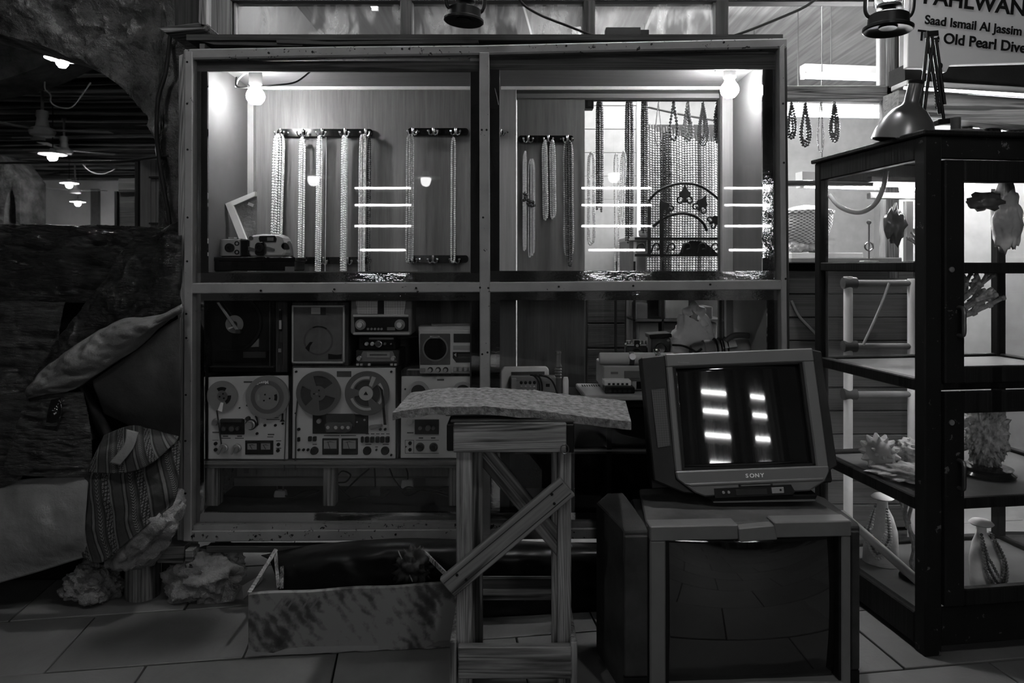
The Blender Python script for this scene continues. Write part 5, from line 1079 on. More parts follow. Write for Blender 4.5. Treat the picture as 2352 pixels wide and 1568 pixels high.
sb('apron_back', 'wood_grey_x', 1041, 1301, 2.34, 2.34, 2.36, .74, .815); sb('deck_board', 'wood_dark_x', 1035, 1318, 2.05, 2.04, 2.36, .812, .822); sb('deck_board', 'wood_bench', 1030, 1170, 2.2, 2.10, 2.2, .820, .828)
sb('foot_rail', 'wood_grey_x', 1053, 1312, 2.03, 2.015, 2.04, .062, .158); sb('rear_rail', 'wood_grey_x', 1106, 1278, 2.32, 2.29, 2.31, .16, .235)
sb('side_skid', 'wood_grey', 1033, 1048, 2.02, 2.02, 2.36, .0, .17); sb('side_skid', 'wood_grey', 1311, 1326, 2.02, 2.02, 2.36, .0, .17)
def brace(n, mat, a, c, w_, D, th, y_):
    p0, p1 = W(*a, D), W(*c, D); L = (p1 - p0).length; ang = math.atan2(p1.z - p0.z, p1.x - p0.x)
    o = MB().box(-L / 2, L / 2, 0, th, -w_ / 2, w_ / 2).build(n, mat, t, bevel=.003); mid = (p0 + p1) / 2
    o.location = (mid.x - X0, D - 2.05, mid.z); o.rotation_euler = (0, -ang, 0); return o, L
fb_, Lb = brace('brace', 'wood_diag', (1026, 1352), (1304, 1118), .068, 2.02, .022, 0)
for s, dz in ((-1, .012), (-1, -.016), (1, .014), (1, -.012)):
    o = MB().cyl((0, -.002, 0), (0, .003, 0), .0045, None, 12).build('nail', 'black', fb_); o.location = (s * (Lb / 2 - .05 - (.012 if dz < 0 else 0)), 0, dz)
for dz in (-.02, .018): MB().box(-Lb / 2 + .004, Lb / 2 - .004, -.0012, .001, dz - .0012, dz + .0012).build('groove', 'dark', fb_)
brace('brace', 'wood_grey_x', (1108, 1040), (1300, 1270), .058, 2.16, .02, 0)
MB().tube(smooth_path([(wp(1297, 2.02) + .012 * math.cos(a), 2.018 - 2.05, .752 - .012 + .014 * math.sin(a)) for a in [i * .7 for i in range(10)]], 3), .0018, 6).build('ring', 'steel_dark', t, smooth=True)
# felted slab on top
mb = MB(); nu, nv = 60, 18; mb.uv = None
def slab_z(u, v): return .852 - .034 * max(0, u - .35) ** 1.6 / .65 ** 1.6 - .012 * max(0, .15 - u) / .15 + .006 * math.sin(u * 5) 
for k in (0, 1):
    for i in range(nv + 1):
        for j in range(nu + 1):
            u, v = j / nu, i / nv; xa = -.358 + u * .715; xb = -.352 + u * .745
            x = xa + (xb - xa) * v; y = 2.045 + v * .32 + .012 * noise.noise(Vector((u * 9, 0, 3))) * (1 if v < .02 or v > .98 else 0); z = slab_z(u, v) - k * (.024 + .004 * noise.noise(Vector((u * 14, v * 5, 9)))) + .003 * noise.noise(Vector((u * 30, v * 16, 1))) * (1 - k)
            mb.v.append((x - X0, y - 2.05, z))
M_ = (nv + 1) * (nu + 1)
for i in range(nv):
    for j in range(nu): a = i * (nu + 1) + j; mb.f.append([a, a + 1, a + nu + 2, a + nu + 1]); mb.f.append([M_ + a, M_ + a + nu + 1, M_ + a + nu + 2, M_ + a + 1])
for j in range(nu): mb.f.append([j, M_ + j, M_ + j + 1, j + 1]); a = nv * (nu + 1) + j; mb.f.append([a, a + 1, M_ + a + 1, M_ + a])
for i in range(nv): a = i * (nu + 1); mb.f.append([a, a + nu + 1, M_ + a + nu + 1, M_ + a]); a += nu; mb.f.append([a, M_ + a, M_ + a + nu + 1, a + nu + 1])
o = mb.build('felt_slab', 'felt', smooth=50); o.location = (X0, 2.05, .003); tag(o, 'bowed grey felted slab lying on the work stand', 'slab')

# ================================================================== TELEVISIONS
def crt(f, n, p, a, b_, c, d, y_edge, bulge, nx=24, nz=18, cyl_=True):
    mb = MB()
    for i in range(nz + 1):
        for j in range(nx + 1):
            u, v = j / nx * 2 - 1, i / nz * 2 - 1
            mb.v.append((f.x(a + (c - a) * j / nx), y_edge - bulge * (1 - u * u) * (1 if cyl_ else .6 + .4 * (1 - v * v)) - (0 if cyl_ else bulge * .3 * (1 - v * v)), f.z(d + (b_ - d) * i / nz)))
    for i in range(nz):
        for j in range(nx): q = i * (nx + 1) + j; mb.f.append([q, q + 1, q + nx + 2, q + nx + 1])
    return mb.build(n, 'screen', p, smooth=180, solid=.006)
def loft_rects(mb, rects):
    """rects: (y, list of (x,z)) rings with equal counts."""
    n = len(rects[0][1]); o = len(mb.v)
    for y, pts in rects: mb.v += [(x, y, z) for x, z in pts]
    for i in range(len(rects) - 1):
        for j in range(n): mb.f.append([o + i * n + j, o + i * n + (j + 1) % n, o + (i + 1) * n + (j + 1) % n, o + (i + 1) * n + j])
    mb.f.append([o + j for j in range(n)]); mb.f.append([o + (len(rects) - 1) * n + j for j in range(n)][::-1]); return mb
# big set on the floor
f = FP(1722, 1615, 2.0)
t = thing('large_television', 'large old television standing on the floor with cracked top bezel', 'television', (f.loc.x, 2.0, 0), (0, 0, R(3)))
zt_ = lambda py: f.z(py)
for a, b_, c, d in ((1490, 1236, 1526, 1612), (1938, 1234, 1960, 1612)): bx(f, 'bezel_side', 'big_bezel', t, a, b_, c, d, -.004, .06, .004)
bx(f, 'bezel_top', 'big_bezel', t, 1490, 1202, 1694, 1236, -.006, .05, .003); bx(f, 'bezel_top', 'big_bezel', t, 1778, 1198, 1960, 1234, -.006, .05, .003); pl(f, 'bezel_flap', 'big_bezel', t, [(1692, 1208), (1776, 1202), (1783, 1236), (1695, 1240)], -.014, .02, .003)
pl(f, 'bezel_bottom', 'big_bezel', t, [(1490, 1575), (1620, 1566), (1735, 1563), (1850, 1566), (1960, 1572), (1960, 1612), (1490, 1612)], -.006, .05, .003)
for a, b_, c, d in ((1526, 1234, 1534, 1568), (1932, 1234, 1939, 1568)): bx(f, 'screen_surround', 'black', t, a, b_, c, d, .0, .05)
crt(f, 'screen', t, 1526, 1232, 1940, 1572, .035, .03, cyl_=False)
MB().add([(f.x(1486), .02, zt_(1207)), (f.x(1964), .02, zt_(1200)), (f.x(1930), .34, zt_(1200)), (f.x(1530), .34, zt_(1205))] + [(f.x(1486), .02, zt_(1222)), (f.x(1964), .02, zt_(1216)), (f.x(1930), .34, zt_(1216)), (f.x(1530), .34, zt_(1222))], [(0, 1, 2, 3), (7, 6, 5, 4), (0, 4, 5, 1), (1, 5, 6, 2), (2, 6, 7, 3), (3, 7, 4, 0)]).build('top_panel', 'tv_top', t, bevel=.004)
loft_rects(MB(), [(.05, [(f.x(1470), 0), (f.x(1975), 0), (f.x(1975), zt_(1218)), (f.x(1470), zt_(1218))]), (.3, [(f.x(1500), .0), (f.x(1945), .0), (f.x(1945), zt_(1222)), (f.x(1500), zt_(1222))]), (.5, [(f.x(1570), .02), (f.x(1880), .02), (f.x(1880), zt_(1290)), (f.x(1570), zt_(1290))])]).build('rear_shell', 'black', t, bevel=.006)
for s in (-1, 1):
    o_, i_ = (1402, 1490) if s < 0 else (2003, 1960)
    w_ = i_ - o_
    loft_rects(MB(), [(.012, [(f.x(i_ - w_ * .02), zt_(1612)), (f.x(i_ - w_ * .6), zt_(1600)), (f.x(i_ - w_ * .66), zt_(1218)), (f.x(i_ - w_ * .02), zt_(1218))]), (.03, [(f.x(i_), zt_(1612)), (f.x(i_ - w_ * .66), zt_(1600)), (f.x(i_ - w_ * .70), zt_(1212)), (f.x(i_), zt_(1212))]), (.25, [(f.x(i_), zt_(1612)), (f.x(o_), zt_(1600)), (f.x(o_), zt_(1214)), (f.x(i_), zt_(1214))]), (.36, [(f.x(i_), zt_(1612)), (f.x(o_ + w_ * .5), zt_(1600)), (f.x(o_ + w_ * .5), zt_(1220)), (f.x(i_), zt_(1220))])]).build('speaker_wing', 'big_side', t, smooth=30, bevel=.004)
    a, c = (1432, 1486) if s < 0 else (1964, 1984)
    bx(f, 'speaker_grille', 'big_side', t, a, 1226, c, 1546, .003, .014, .003); bx(f, 'wing_foot', 'black', t, a, 1550, c, 1606, .006, .02)
# small set on top
zb_ = zt_(1198) + .012
f = FP(1735, 1165, 2.13)
t = thing('small_television', 'grey television with reflecting screen, tilted on top of the large one', 'television', (xl(1735, 2.13), 2.13, zb_ + .012), (R(-13), R(-2.4), R(-1)))
bez = [(1559, 828), (1911, 828), (1911, 1105), (1900, 1130), (1862, 1150), (1855, 1156), (1620, 1160), (1600, 1150), (1562, 1118), (1556, 1095)]
fr_ = lambda a, b_, c, d, n='bezel_bar': bx(f, n, 'tv_bezel', t, a, b_, c, d, 0, .05, .004)
fr_(1558, 826, 1912, 858); fr_(1558, 856, 1574, 1100); fr_(1884, 856, 1912, 1100)
pl(f, 'bezel_chin', 'tv_bezel', t, [(1558, 1098), (1912, 1098), (1911, 1110), (1898, 1132), (1860, 1152), (1620, 1156), (1600, 1148), (1560, 1116)], -.004, .06, .004)
pl(f, 'chin_ridge', 'tv_bezel', t, [(1574, 1126), (1896, 1124), (1892, 1130), (1590, 1132)], -.009, .0, .002)
for a, b_, c, d in ((1572, 857, 1581, 1100), (1877, 857, 1886, 1100), (1572, 856, 1886, 862), (1572, 1092, 1886, 1100)): bx(f, 'screen_surround', 'black', t, a, b_, c, d, .006, .04)
crt(f, 'screen', t, 1574, 858, 1884, 1097, .026, .016)
pl(f, 'speaker_wing', 'tv_side', t, [(1500, 832), (1558, 828), (1560, 1116), (1600, 1150), (1575, 1148), (1508, 1118)], .006, .07, .004); pl(f, 'speaker_grille', 'tv_grille', t, [(1518, 910), (1550, 908), (1552, 1040), (1522, 1044)], .002, .01)
pl(f, 'speaker_wing', 'tv_side', t, [(1912, 828), (1936, 834), (1936, 1100), (1912, 1112)], .012, .07, .004)
loft_rects(MB(), [(.05, [(f.x(1504), f.z(1140)), (f.x(1932), f.z(1140)), (f.x(1932), f.z(832)), (f.x(1504), f.z(832))]), (.16, [(f.x(1512), f.z(1124)), (f.x(1924), f.z(1124)), (f.x(1920), f.z(840)), (f.x(1516), f.z(840))]), (.36, [(f.x(1600), f.z(1080)), (f.x(1840), f.z(1080)), (f.x(1830), f.z(930)), (f.x(1610), f.z(930))])]).build('rear_shell', 'black', t, bevel=.005)
pl(f, 'control_bay', 'black', t, [(1642, 1139), (1818, 1136), (1826, 1152), (1820, 1158), (1642, 1160)], -.0065, .01)
for x_ in (1662, 1674): ds(f, 'socket', 'grey', t, x_, 1148, 3, -.012, -.004, 12)
bx(f, 'button_row', 'dark', t, 1690, 1143, 1762, 1156, -.009, -.004, .001); bx(f, 'lid_flap', 'grey', t, 1772, 1141, 1800, 1154, -.01, -.004, .001); ds(f, 'socket', 'black', t, 1792, 1147, 2.5, -.012, -.009, 10)
bx(f, 'sensor_strip', 'black', t, 1699, 1132, 1776, 1137, -.011, -.004, .001); MB().fb(f, 1703, 1133.5, 1770, 1135.5, -.012, -.01).build('sensor_line', 'mid_grey', t)
for ch, x_ in zip('SONY', (1720.5, 1732, 1744, 1755.5)): text('lettering', ch, .0165, 'white', t, (f.x(x_), -.005, f.z(1114)), (R(90), 0, 0), .0008, .0003, 1.12)
text('lettering', 'Trinitron', .009, 'grey', t, (f.x(1600), -.0005, f.z(849)), (R(90), 0, 0), .0004, 0, 1.1)
o = pl(f, 'swivel_base', 'black', t, [(1610, 1158), (1880, 1154), (1875, 1166), (1640, 1172)], .01, .2, .003); o.rotation_euler = (R(13), R(2.4), 0); o.location = (0, 0, -.004)
o = pl(f, 'base_lip', 'mid_grey', t, [(1640, 1170), (1872, 1164), (1872, 1167), (1640, 1173)], .004, .012); o.rotation_euler = (R(13), R(2.4), 0); o.location = (0, 0, -.004)

# ================================================================== BLACK CABINET ON THE RIGHT
t = thing('glass_cabinet', 'black wooden display cabinet with glazed side and doors at the right edge', 'cabinet', (1.352, 2.235, 0), (0, 0, R(7.5)))
cabT = t; DP_, WD_, HT_ = .635, .86, 1.71
def cb(n, mat, x0, x1, y0, y1, z0, z1, bev=.004): return MB().box(x0, x1, y0, y1, z0, z1).build(n, mat, t, bevel=bev)
cb('corner_post', 'cab_worn', 0, .062, 0, .05, 0, HT_); cb('corner_post', 'cab_wood', 0, .04, DP_ - .04, DP_, 0, HT_); cb('corner_post', 'cab_wood', WD_ - .05, WD_, 0, .05, 0, HT_); cb('corner_post', 'cab_wood', WD_ - .04, WD_, DP_ - .04, DP_, 0, HT_)
for z0, z1 in ((1.635, HT_), (1.262, 1.297), (.866, .906), (.468, .512), (.02, .125)):
    cb('side_rail', 'cab_wood', 0, .035, .05, DP_ - .04, z0, z1); cb('rear_rail', 'cab_wood', .04, WD_ - .04, DP_ - .035, DP_, z0, z1); cb('side_rail', 'cab_wood', WD_ - .035, WD_, .05, DP_ - .04, z0, z1)
cb('top_board', 'cab_wood', -.012, WD_ + .01, -.012, DP_ + .01, HT_, HT_ + .018); cb('front_rail', 'cab_worn', .062, WD_ - .05, .006, .05, 1.635, HT_); cb('front_rail', 'cab_wood', .062, WD_ - .05, .006, .05, .872, .90); cb('plinth', 'cab_worn', .062, WD_ - .05, .004, .05, .03, .16)
for z in (1.262, .875, .48, .09): cb('shelf_board', 'cab_wood' if z > 1.2 else 'mid_grey', .03, WD_ - .03, .055, DP_ - .03, z, z + .02, .002)
for z0, z1 in ((1.297, 1.635), (.906, 1.262), (.512, .866), (.125, .468)): cb('side_glass', 'glass_cab', .014, .018, .045, DP_ - .03, z0 - .005, z1 + .005, 0); cb('side_glass', 'glass_cab', WD_ - .018, WD_ - .014, .045, DP_ - .03, z0 - .005, z1 + .005, 0)
def door(z0, z1, mid, hz):
    d = cb('door', 'cab_worn', .064, .135, -.012, .016, z0, z1)
    for n, a in (('stile', (.56, .62, -.012, .016, z0, z1)), ('rail', (.135, .56, -.012, .016, z1 - .07, z1)), ('rail', (.135, .56, -.012, .016, z0, z0 + .055)), ('rail', (.135, .56, -.008, .012, mid - .018, mid + .018))): MB().box(*a).build(n, 'cab_wood', d, bevel=.004)
    MB().box(.13, .565, 0, .004, z0 + .05, z1 - .065).build('pane', 'glass_cab', d)
    MB().tube(smooth_path([(.11, -.012, hz + .045), (.11, -.034, hz + .042), (.11, -.036, hz), (.11, -.034, hz - .042), (.11, -.012, hz - .045)], 4), .007, 8).build('handle', 'steel_dark', d, smooth=True)
    MB().lathe([(.009, 0), (.009, -.004), (.001, -.005)], 14, (.085, -.012, hz + .17), 'y').build('lock', 'silver', d, smooth=True)
door(.895, 1.63, 1.275, 1.10); door(.165, .868, .50, .60)
Mc = Matrix.LocRotScale(cabT.location, cabT.rotation_euler, None)
def cabp(x, y, z): return Mc @ Vector((x, y, z))
RZ = R(7.5)
def cab_at(px, y, z):
    r = (px - CX) / F; c_, s_ = math.cos(RZ), math.sin(RZ)
    return cabp((r * (cabT.location.y + y * c_) - cabT.location.x + y * s_) / (c_ - r * s_), y, z)
# --- goods in the cabinet
def coral_tree(name, label, pos, h, n, seed, mat='coral', r0=.014, spread=.5, cat='coral', group='corals in the black cabinet'):
    random.seed(seed); t = thing(name, label, cat, pos, group=group); mb = MB()
    def grow(p, d, L, r, lev):
        q = p + d * L; mb.tube([p, (p + q) / 2 + Vector((random.uniform(-1, 1), random.uniform(-1, 1), 0)) * L * .1, q], [r, r * .92, r * .8], 6)
        mb.ball(q, r * 1.25, 1)
        if lev == 0: return
        for _ in range(n):
            dd = (d + Vector((random.uniform(-1, 1), random.uniform(-.7, .7), random.uniform(-.25, .6))) * spread).normalized(); grow(q, dd, L * random.uniform(.62, .95), r * .8, lev - 1)
    grow(Vector((0, 0, 0)), Vector((0, 0, 1)), h * .3, r0, 4)
    mb.build('branches', mat, t, smooth=True)
    MB().lathe([(.05, 0), (.055, .006), (.05, .016), (.02, .02)], 20).build('base', 'black', t, smooth=True)
    return t
coral_tree('branching_coral', 'big pale branching coral behind the corner post of the black cabinet', cab_at(2150, .33, .897), .44, 3, 3, r0=.02, spread=1.0)
coral_tree('branching_coral', 'small branching coral on a dark stand on the bottom shelf', cab_at(2102, .30, .112), .38, 2, 8, r0=.012, spread=.35)
coral_tree('branching_coral', 'low coral twig on the upper shelf beside the corner post', cab_at(2108, .25, 1.283), .12, 3, 5, r0=.008, spread=.7)
def lump(name, label, pos, sx, sy, sz, mat, seed, amp=.35, fr=4, cat='shell', sub=4, group=None):
    V, Fc = ICO[sub]; mb = MB()
    mb.add([Vector((v.x * sx, v.y * sy, v.z * sz)) * (1 + amp * noise.fractal(v * fr + Vector((seed * 3.1, 0, 0)), .8, 2, 4)) for v in V], Fc)
    o = mb.build(name, mat, smooth=180); o.location = pos; return tag(o, label, cat, group)
# spiky shell
t = thing('spiny_shell', 'white spiny shell on the third shelf of the black cabinet', 'shell', cab_at(2020, .40, .56), (R(60), R(15), R(-20)))
mb = MB(); mb.lathe([(.001, .06), (.02, .055), (.045, .03), (.06, 0), (.05, -.03), (.02, -.05), (.001, -.055)], 26); mb.build('body', 'shell', t, smooth=True)
for i in range(13):
    a = 2 * PI * i / 13; MB().tube([(.05 * math.cos(a), .05 * math.sin(a), 0), (.075 * math.cos(a), .075 * math.sin(a), .006)], [.019, .004], 7).build('spine', 'shell', t, smooth=True)
for i in range(9):
    a = 2 * PI * i / 9; MB().tube([(.03 * math.cos(a), .03 * math.sin(a), .04), (.045 * math.cos(a), .045 * math.sin(a), .06)], [.009, .002], 6).build('spine', 'shell', t, smooth=True)
lump('coral_plate', 'flat lacy coral plate in front of the spiny shell', cab_at(2092, .26, .522), .12, .10, .018, 'coral', 3, .5, 3, 'coral')
lump('open_shell', 'grey rough shell to the right of the spiny one', cab_at(2096, .44, .545), .06, .05, .045, 'coral', 6, .5, 3)
lump('brain_coral', 'pitted coral column on a black base behind the lower door', cab_at(2266, .26, .66), .062, .062, .13, 'coral', 9, .42, 8, 'coral', 5)
MB().lathe([(.09, 0), (.095, .01), (.08, .022), (.085, .03), (.06, .038)], 28).build('coral_stand', 'black_gloss', smooth=True); o = bpy.data.objects['coral_stand']; o.location = cab_at(2266, .26, .502); tag(o, 'glossy black stepped stand under the pitted coral', 'stand')
# necklace bust, discs, pipe
def bust(label, pos, rz, s=1.0, beads=('bead_mid', 'bead_dark')):
    t = thing('necklace_bust', label, 'display bust', pos, (0, 0, rz))
    mb = MB(); prof = [(.10, 0, 0), (.098, .05, .01), (.088, .12, .02), (.06, .17, .03), (.032, .2, .035), (.03, .225, .035), (.034, .235, .035)]
    nu = 28
    for r_, z_, off in prof:
        for k in range(nu): a = 2 * PI * k / nu; mb.v.append((r_ * .62 * math.cos(a) * s, (r_ * .42 * math.sin(a) + off) * s, z_ * s))
    for i in range(len(prof) - 1):
        for k in range(nu): mb.f.append([i * nu + k, i * nu + (k + 1) % nu, (i + 1) * nu + (k + 1) % nu, (i + 1) * nu + k])
    mb.f.append(list(range(nu))); mb.f.append([(len(prof) - 1) * nu + k for k in range(nu)][::-1]); mb.build('form', 'shell', t, smooth=True)
    MB().lathe([(.034 * s, 0), (.04 * s, .006), (.03 * s, .016), (.001, .02)], 24, (0, .035 * s, .232 * s)).build('cap', 'white', t, smooth=True)
    for i, (w_, lo) in enumerate(((.048, .03), (.04, .05), (.03, .075))):
        strand(t, [(-.02 * s, .012 * s, .205 * s), (-w_ * .8 * s, -.02 * s, .14 * s), (-w_ * .8 * s, -.036 * s, (lo + .05) * s), (0, -.05 * s, lo * s), (w_ * .8 * s, -.036 * s, (lo + .05) * s), (w_ * .8 * s, -.02 * s, .14 * s), (.02 * s, .012 * s, .205 * s)], .0055, beads[i % 2], gap=1.9)
bust('pale bust wearing dark bead necklaces behind the lower door', cab_at(2272, .16, .112), RZ, 1.0)
bust('second bust with a shiny disc, seen through the lowest side pane', cab_at(2022, .44, .112), R(-40), 1.05, ('pearl', 'bead_mid'))
o = MB().cyl((-.0, -.2, 0), (0, .2, .10), .016, None, 18).build('white_pipe', 'pvc', smooth=True); o.location = cabp(.07, .33, .18); o.rotation_euler = (0, 0, R(12)); tag(o, 'white plastic pipe leaning across the bottom shelf of the cabinet', 'pipe')
# upper compartment: hanging hose, little stand, tags
o = MB().tube(wpath([(1905, 447, 2.78), (1930, 475, 2.74), (1972, 488, 2.68), (2008, 470, 2.63), (2028, 432, 2.6), (2036, 392, 2.58)]), .009, 10).build('white_hose', 'pvc', smooth=True); tag(o, 'white hose sagging in the top of the black cabinet', 'hose')
t = thing('ring_stand', 'small pale ring stand on the upper shelf of the black cabinet', 'stand', cab_at(1996, .42, 1.283))
MB().box(-.03, .03, -.02, .02, 0, .02).build('foot', 'white', t, bevel=.003); MB().cyl((0, 0, .02), (0, 0, .17), .003, None, 8).build('rod', 'silver', t, smooth=True); MB().ring((0, .075), .014, .018, -.003, .003, 20).build('ring', 'silver', t, smooth=True); MB().ball((0, 0, .17), .009, 2).build('finial', 'white', t, smooth=True)
lump('dark_trinket', 'dark cluster trinket hanging in the upper compartment of the black cabinet', cab_at(2055, .40, 1.44), .035, .03, .07, 'bead_mid', 4, .6, 4, 'trinket', 3)
o = MB().box(-.16, .16, -.012, .012, -.012, .012).build('white_batten', 'pvc', bevel=.002); o.location = cab_at(2080, .45, 1.56); o.rotation_euler = (0, 0, RZ); tag(o, 'white horizontal batten near the top of the black cabinet', 'batten')
o = MB().box(-.014, .014, -.012, .012, -.15, .13).build('white_batten', 'pvc', bevel=.002); o.location = cab_at(2086, .44, 1.41); tag(o, 'white upright batten below the horizontal one in the black cabinet', 'batten')
lump('conch_shell', 'long pale shell hanging behind the upper door pane', cab_at(2310, .22, 1.46), .045, .04, .13, 'shell', 2, .3, 2.5, 'shell'); lump('driftwood', 'dark gnarled driftwood piece at the top behind the upper door', cab_at(2262, .18, 1.515), .06, .03, .03, 'bead_mid', 8, .6, 4, 'driftwood', 3)
# unseen tubes added to brighten the goods in the cabinet
t = thing('added_cabinet_tube', 'added tube under the top, brightening the black cabinet', 'lamp', cabp(.40, .42, 1.60), (0, 0, RZ))
MB().cyl((-.28, 0, 0), (.28, 0, 0), .008, None, 10).build('tube', 'cab_tube', t, smooth=True); MB().box(-.3, .3, -.012, .012, .01, .03).build('batten', 'white', t)
t = thing('added_cabinet_tube', 'added tube under the middle shelf, brightening the black cabinet', 'lamp', cabp(.45, .42, .855), (0, 0, RZ))
MB().cyl((-.25, 0, 0), (.25, 0, 0), .007, None, 10).build('tube', 'cab_tube', t, smooth=True); MB().box(-.27, .27, -.012, .012, .009, .02).build('batten', 'white', t)
t = thing('added_cabinet_tube', 'added tube under the lowest shelf, brightening the black cabinet', 'lamp', cabp(.45, .42, .462), (0, 0, RZ))
MB().cyl((-.25, 0, 0), (.25, 0, 0), .007, None, 10).build('tube', 'cab_tube', t, smooth=True); MB().box(-.27, .27, -.012, .012, .009, .018).build('batten', 'white', t)
# pvc frame rack standing behind the cabinet
f = FP(1950, 1200, 3.05)
t = thing('pipe_rack', 'white plastic pipe rack with dark joints behind the black cabinet', 'rack', (xl(1950, 3.05), 3.05, 0)); zz = f.loc.z
for px, a, c in ((1948, 635, 0), (2095, 640, 0)): o = MB().cyl((f.x(px), 0, 0), (f.x(px), 0, f.z(a) + zz), .019, None, 16).build('upright', 'pvc', t, smooth=True)
for py in (650, 795, 905): MB().cyl((f.x(1948), 0, f.z(py) + zz), (f.x(2095), 0, f.z(py) + zz), .014, None, 14).build('cross_pipe', 'grey', t, smooth=True); MB().cyl((f.x(1936), 0, f.z(py) + zz), (f.x(1966), 0, f.z(py) + zz), .026, None, 16).build('joint', 'dark_grey', t, smooth=True)
o = MB().tube(wpath([(2042, 650, 3.035), (2020, 710, 3.03), (1982, 793, 3.035)]), .006, 8).build('white_strap', 'light_grey', smooth=True); tag(o, 'pale strap slanting across the pipe rack', 'strap')

# ================================================================== DESK LAMP, LANTERNS, SIGN, CABLES
lp = cabp(.0, .22, HT_ + .018)
def dl(px, py, D=2.42): p = W(px, py, D); return p - lp0
lp0 = Vector((xl(2195, 2.38), 2.38, HT_ + .018))
t = thing('desk_lamp', 'grey spring-arm desk lamp folded on top of the black cabinet', 'lamp', lp0)
MB().lathe([(.085, 0), (.088, .008), (.08, .018), (.03, .024), (.016, .03), (.016, .07), (.001, .072)], 36).build('base', 'dark_grey', t, smooth=True)
for a, c in (((2168, 278), (2140, 80)), ((2158, 262), (2130, 90)), ((2112, 262), (2132, 80)), ((2122, 262), (2143, 95)), ((2170, 240), (2150, 90))): MB().cyl(dl(*a), dl(*c), .0055, None, 8).build('arm', 'black', t, smooth=True)
for a, c in (((2158, 250), (2152, 180)), ((2150, 250), (2146, 180))): 
    MB().tube([dl(a[0] + (c[0] - a[0]) * i / 40 + 1.6 * math.cos(i * 1.6), a[1] + (c[1] - a[1]) * i / 40) for i in range(41)], .002, 5).build('spring', 'steel_dark', t, smooth=True)
MB().bar(dl(2126, 80), dl(2152, 78), .02, .02).build('elbow', 'black', t); MB().bar(dl(2150, 282), dl(2184, 278), .02, .03).build('bracket', 'black', t, bevel=.003); MB().bar(dl(2104, 262), dl(2128, 264), .015, .02).build('bracket', 'black', t, bevel=.003)
sh = MB().lathe([(.018, .20), (.022, .2), (.024, .14), (.03, .126), (.055, .108), (.08, .075), (.096, .035), (.103, .002), (.1, 0), (.09, .035), (.03, .115)], 36).build('shade', 'lamp_enamel', t, smooth=True); sh.location = dl(2074, 325); sh.rotation_euler = (R(8), R(8), 0)
MB().lathe([(.024, 0), (.026, .008), (.02, .014), (.001, .016)], 20).build('shade_cap', 'black', sh, smooth=True); bpy.data.objects[[c.name for c in sh.children][0]].location = (0, 0, .2)
MB().cyl((0, 0, .1), (0, 0, -.0), .014, .02, 12).build('bulb', 'white', sh, smooth=True)

def lantern(px, py, D, s, label, rot, lit):
    t = thing('hurricane_lantern', label, 'lantern', W(px, py, D), rot, group='hanging hurricane lanterns')
    MB().lathe([(.001, .014 * s), (.028 * s, .010 * s), (.03 * s, .016 * s), (.058 * s, .012 * s), (.075 * s, 0), (.08 * s, .004 * s), (.08 * s, .012 * s), (.066 * s, .02 * s), (.064 * s, .052 * s), (.055 * s, .058 * s), (.026 * s, .062 * s), (.024 * s, .074 * s), (.001, .075 * s)], 40).build('tank', 'black', t, smooth=35)
    MB().lathe([(.036 * s, .078 * s), (.04 * s, .08 * s), (.038 * s, .09 * s), (.02 * s, .094 * s), (.012 * s, .1 * s)], 28).build('burner', 'steel_dark', t, smooth=True)
    MB().lathe([(.034 * s, .09 * s), (.05 * s, .12 * s), (.052 * s, .15 * s), (.04 * s, .19 * s), (.034 * s, .21 * s)], 32).build('globe', 'lamp_glass', t, smooth=True)
    if lit: MB().lathe([(.001, .1 * s), (.018 * s, .108 * s), (.03 * s, .135 * s), (.024 * s, .16 * s), (.001, .172 * s)], 20).build('bulb', 'lantern_bulb', t, smooth=True)
    for sg in (-1, 1): MB().tube(smooth_path([(sg * .058 * s, 0, .046 * s), (sg * .072 * s, 0, .06 * s), (sg * .077 * s, 0, .09 * s), (sg * .074 * s, 0, .16 * s), (sg * .06 * s, 0, .23 * s), (sg * .03 * s, 0, .25 * s)], 5), .0075 * s, 10).build('side_tube', 'black', t, smooth=True)
    MB().lathe([(.036 * s, .21 * s), (.044 * s, .22 * s), (.03 * s, .26 * s), (.012 * s, .275 * s)], 28).build('chimney', 'black', t, smooth=True)
    MB().tube(smooth_path([(-.06 * s, 0, .2 * s), (-.05 * s, 0, .3 * s), (0, 0, .36 * s), (.05 * s, 0, .3 * s), (.06 * s, 0, .2 * s)], 6), .002, 6).build('bail', 'steel_dark', t, smooth=True)
    for q in range(6): a = q * PI / 3; MB().tube([(.05 * s * math.cos(a), .05 * s * math.sin(a), .08 * s), (.055 * s * math.cos(a + .3), .055 * s * math.sin(a + .3), .14 * s)], .0012, 5).build('guard_wire', 'steel_dark', t)
lantern(1065, 52, 2.5, .92, 'black hurricane lantern hanging over the middle of the showcase', (R(3), R(4), R(12)), False)
lantern(2039, 72, 2.42, 1.03, 'lit black hurricane lantern hanging in front of the sign', (R(0), R(3), R(-8)), True)
o = MB().tube(wpath([(1180, -30, 2.7), (1200, 8, 2.7), (1240, 34, 2.72), (1300, 58, 2.75), (1360, 80, 2.78), (1420, 92, 2.8), (1470, 94, 2.8)]), .005, 8).build('overhead_cable', 'cable', smooth=True); tag(o, 'black cable drooping over the showcase, right of its lantern', 'cable')
o = MB().tube(wpath([(1668, 88, 2.75), (1720, 70, 2.75), (1790, 42, 2.75), (1850, 15, 2.75), (1890, -15, 2.75)]), .0055, 8).build('overhead_cable', 'cable', smooth=True); tag(o, 'black cable rising across the right transom pane', 'cable')
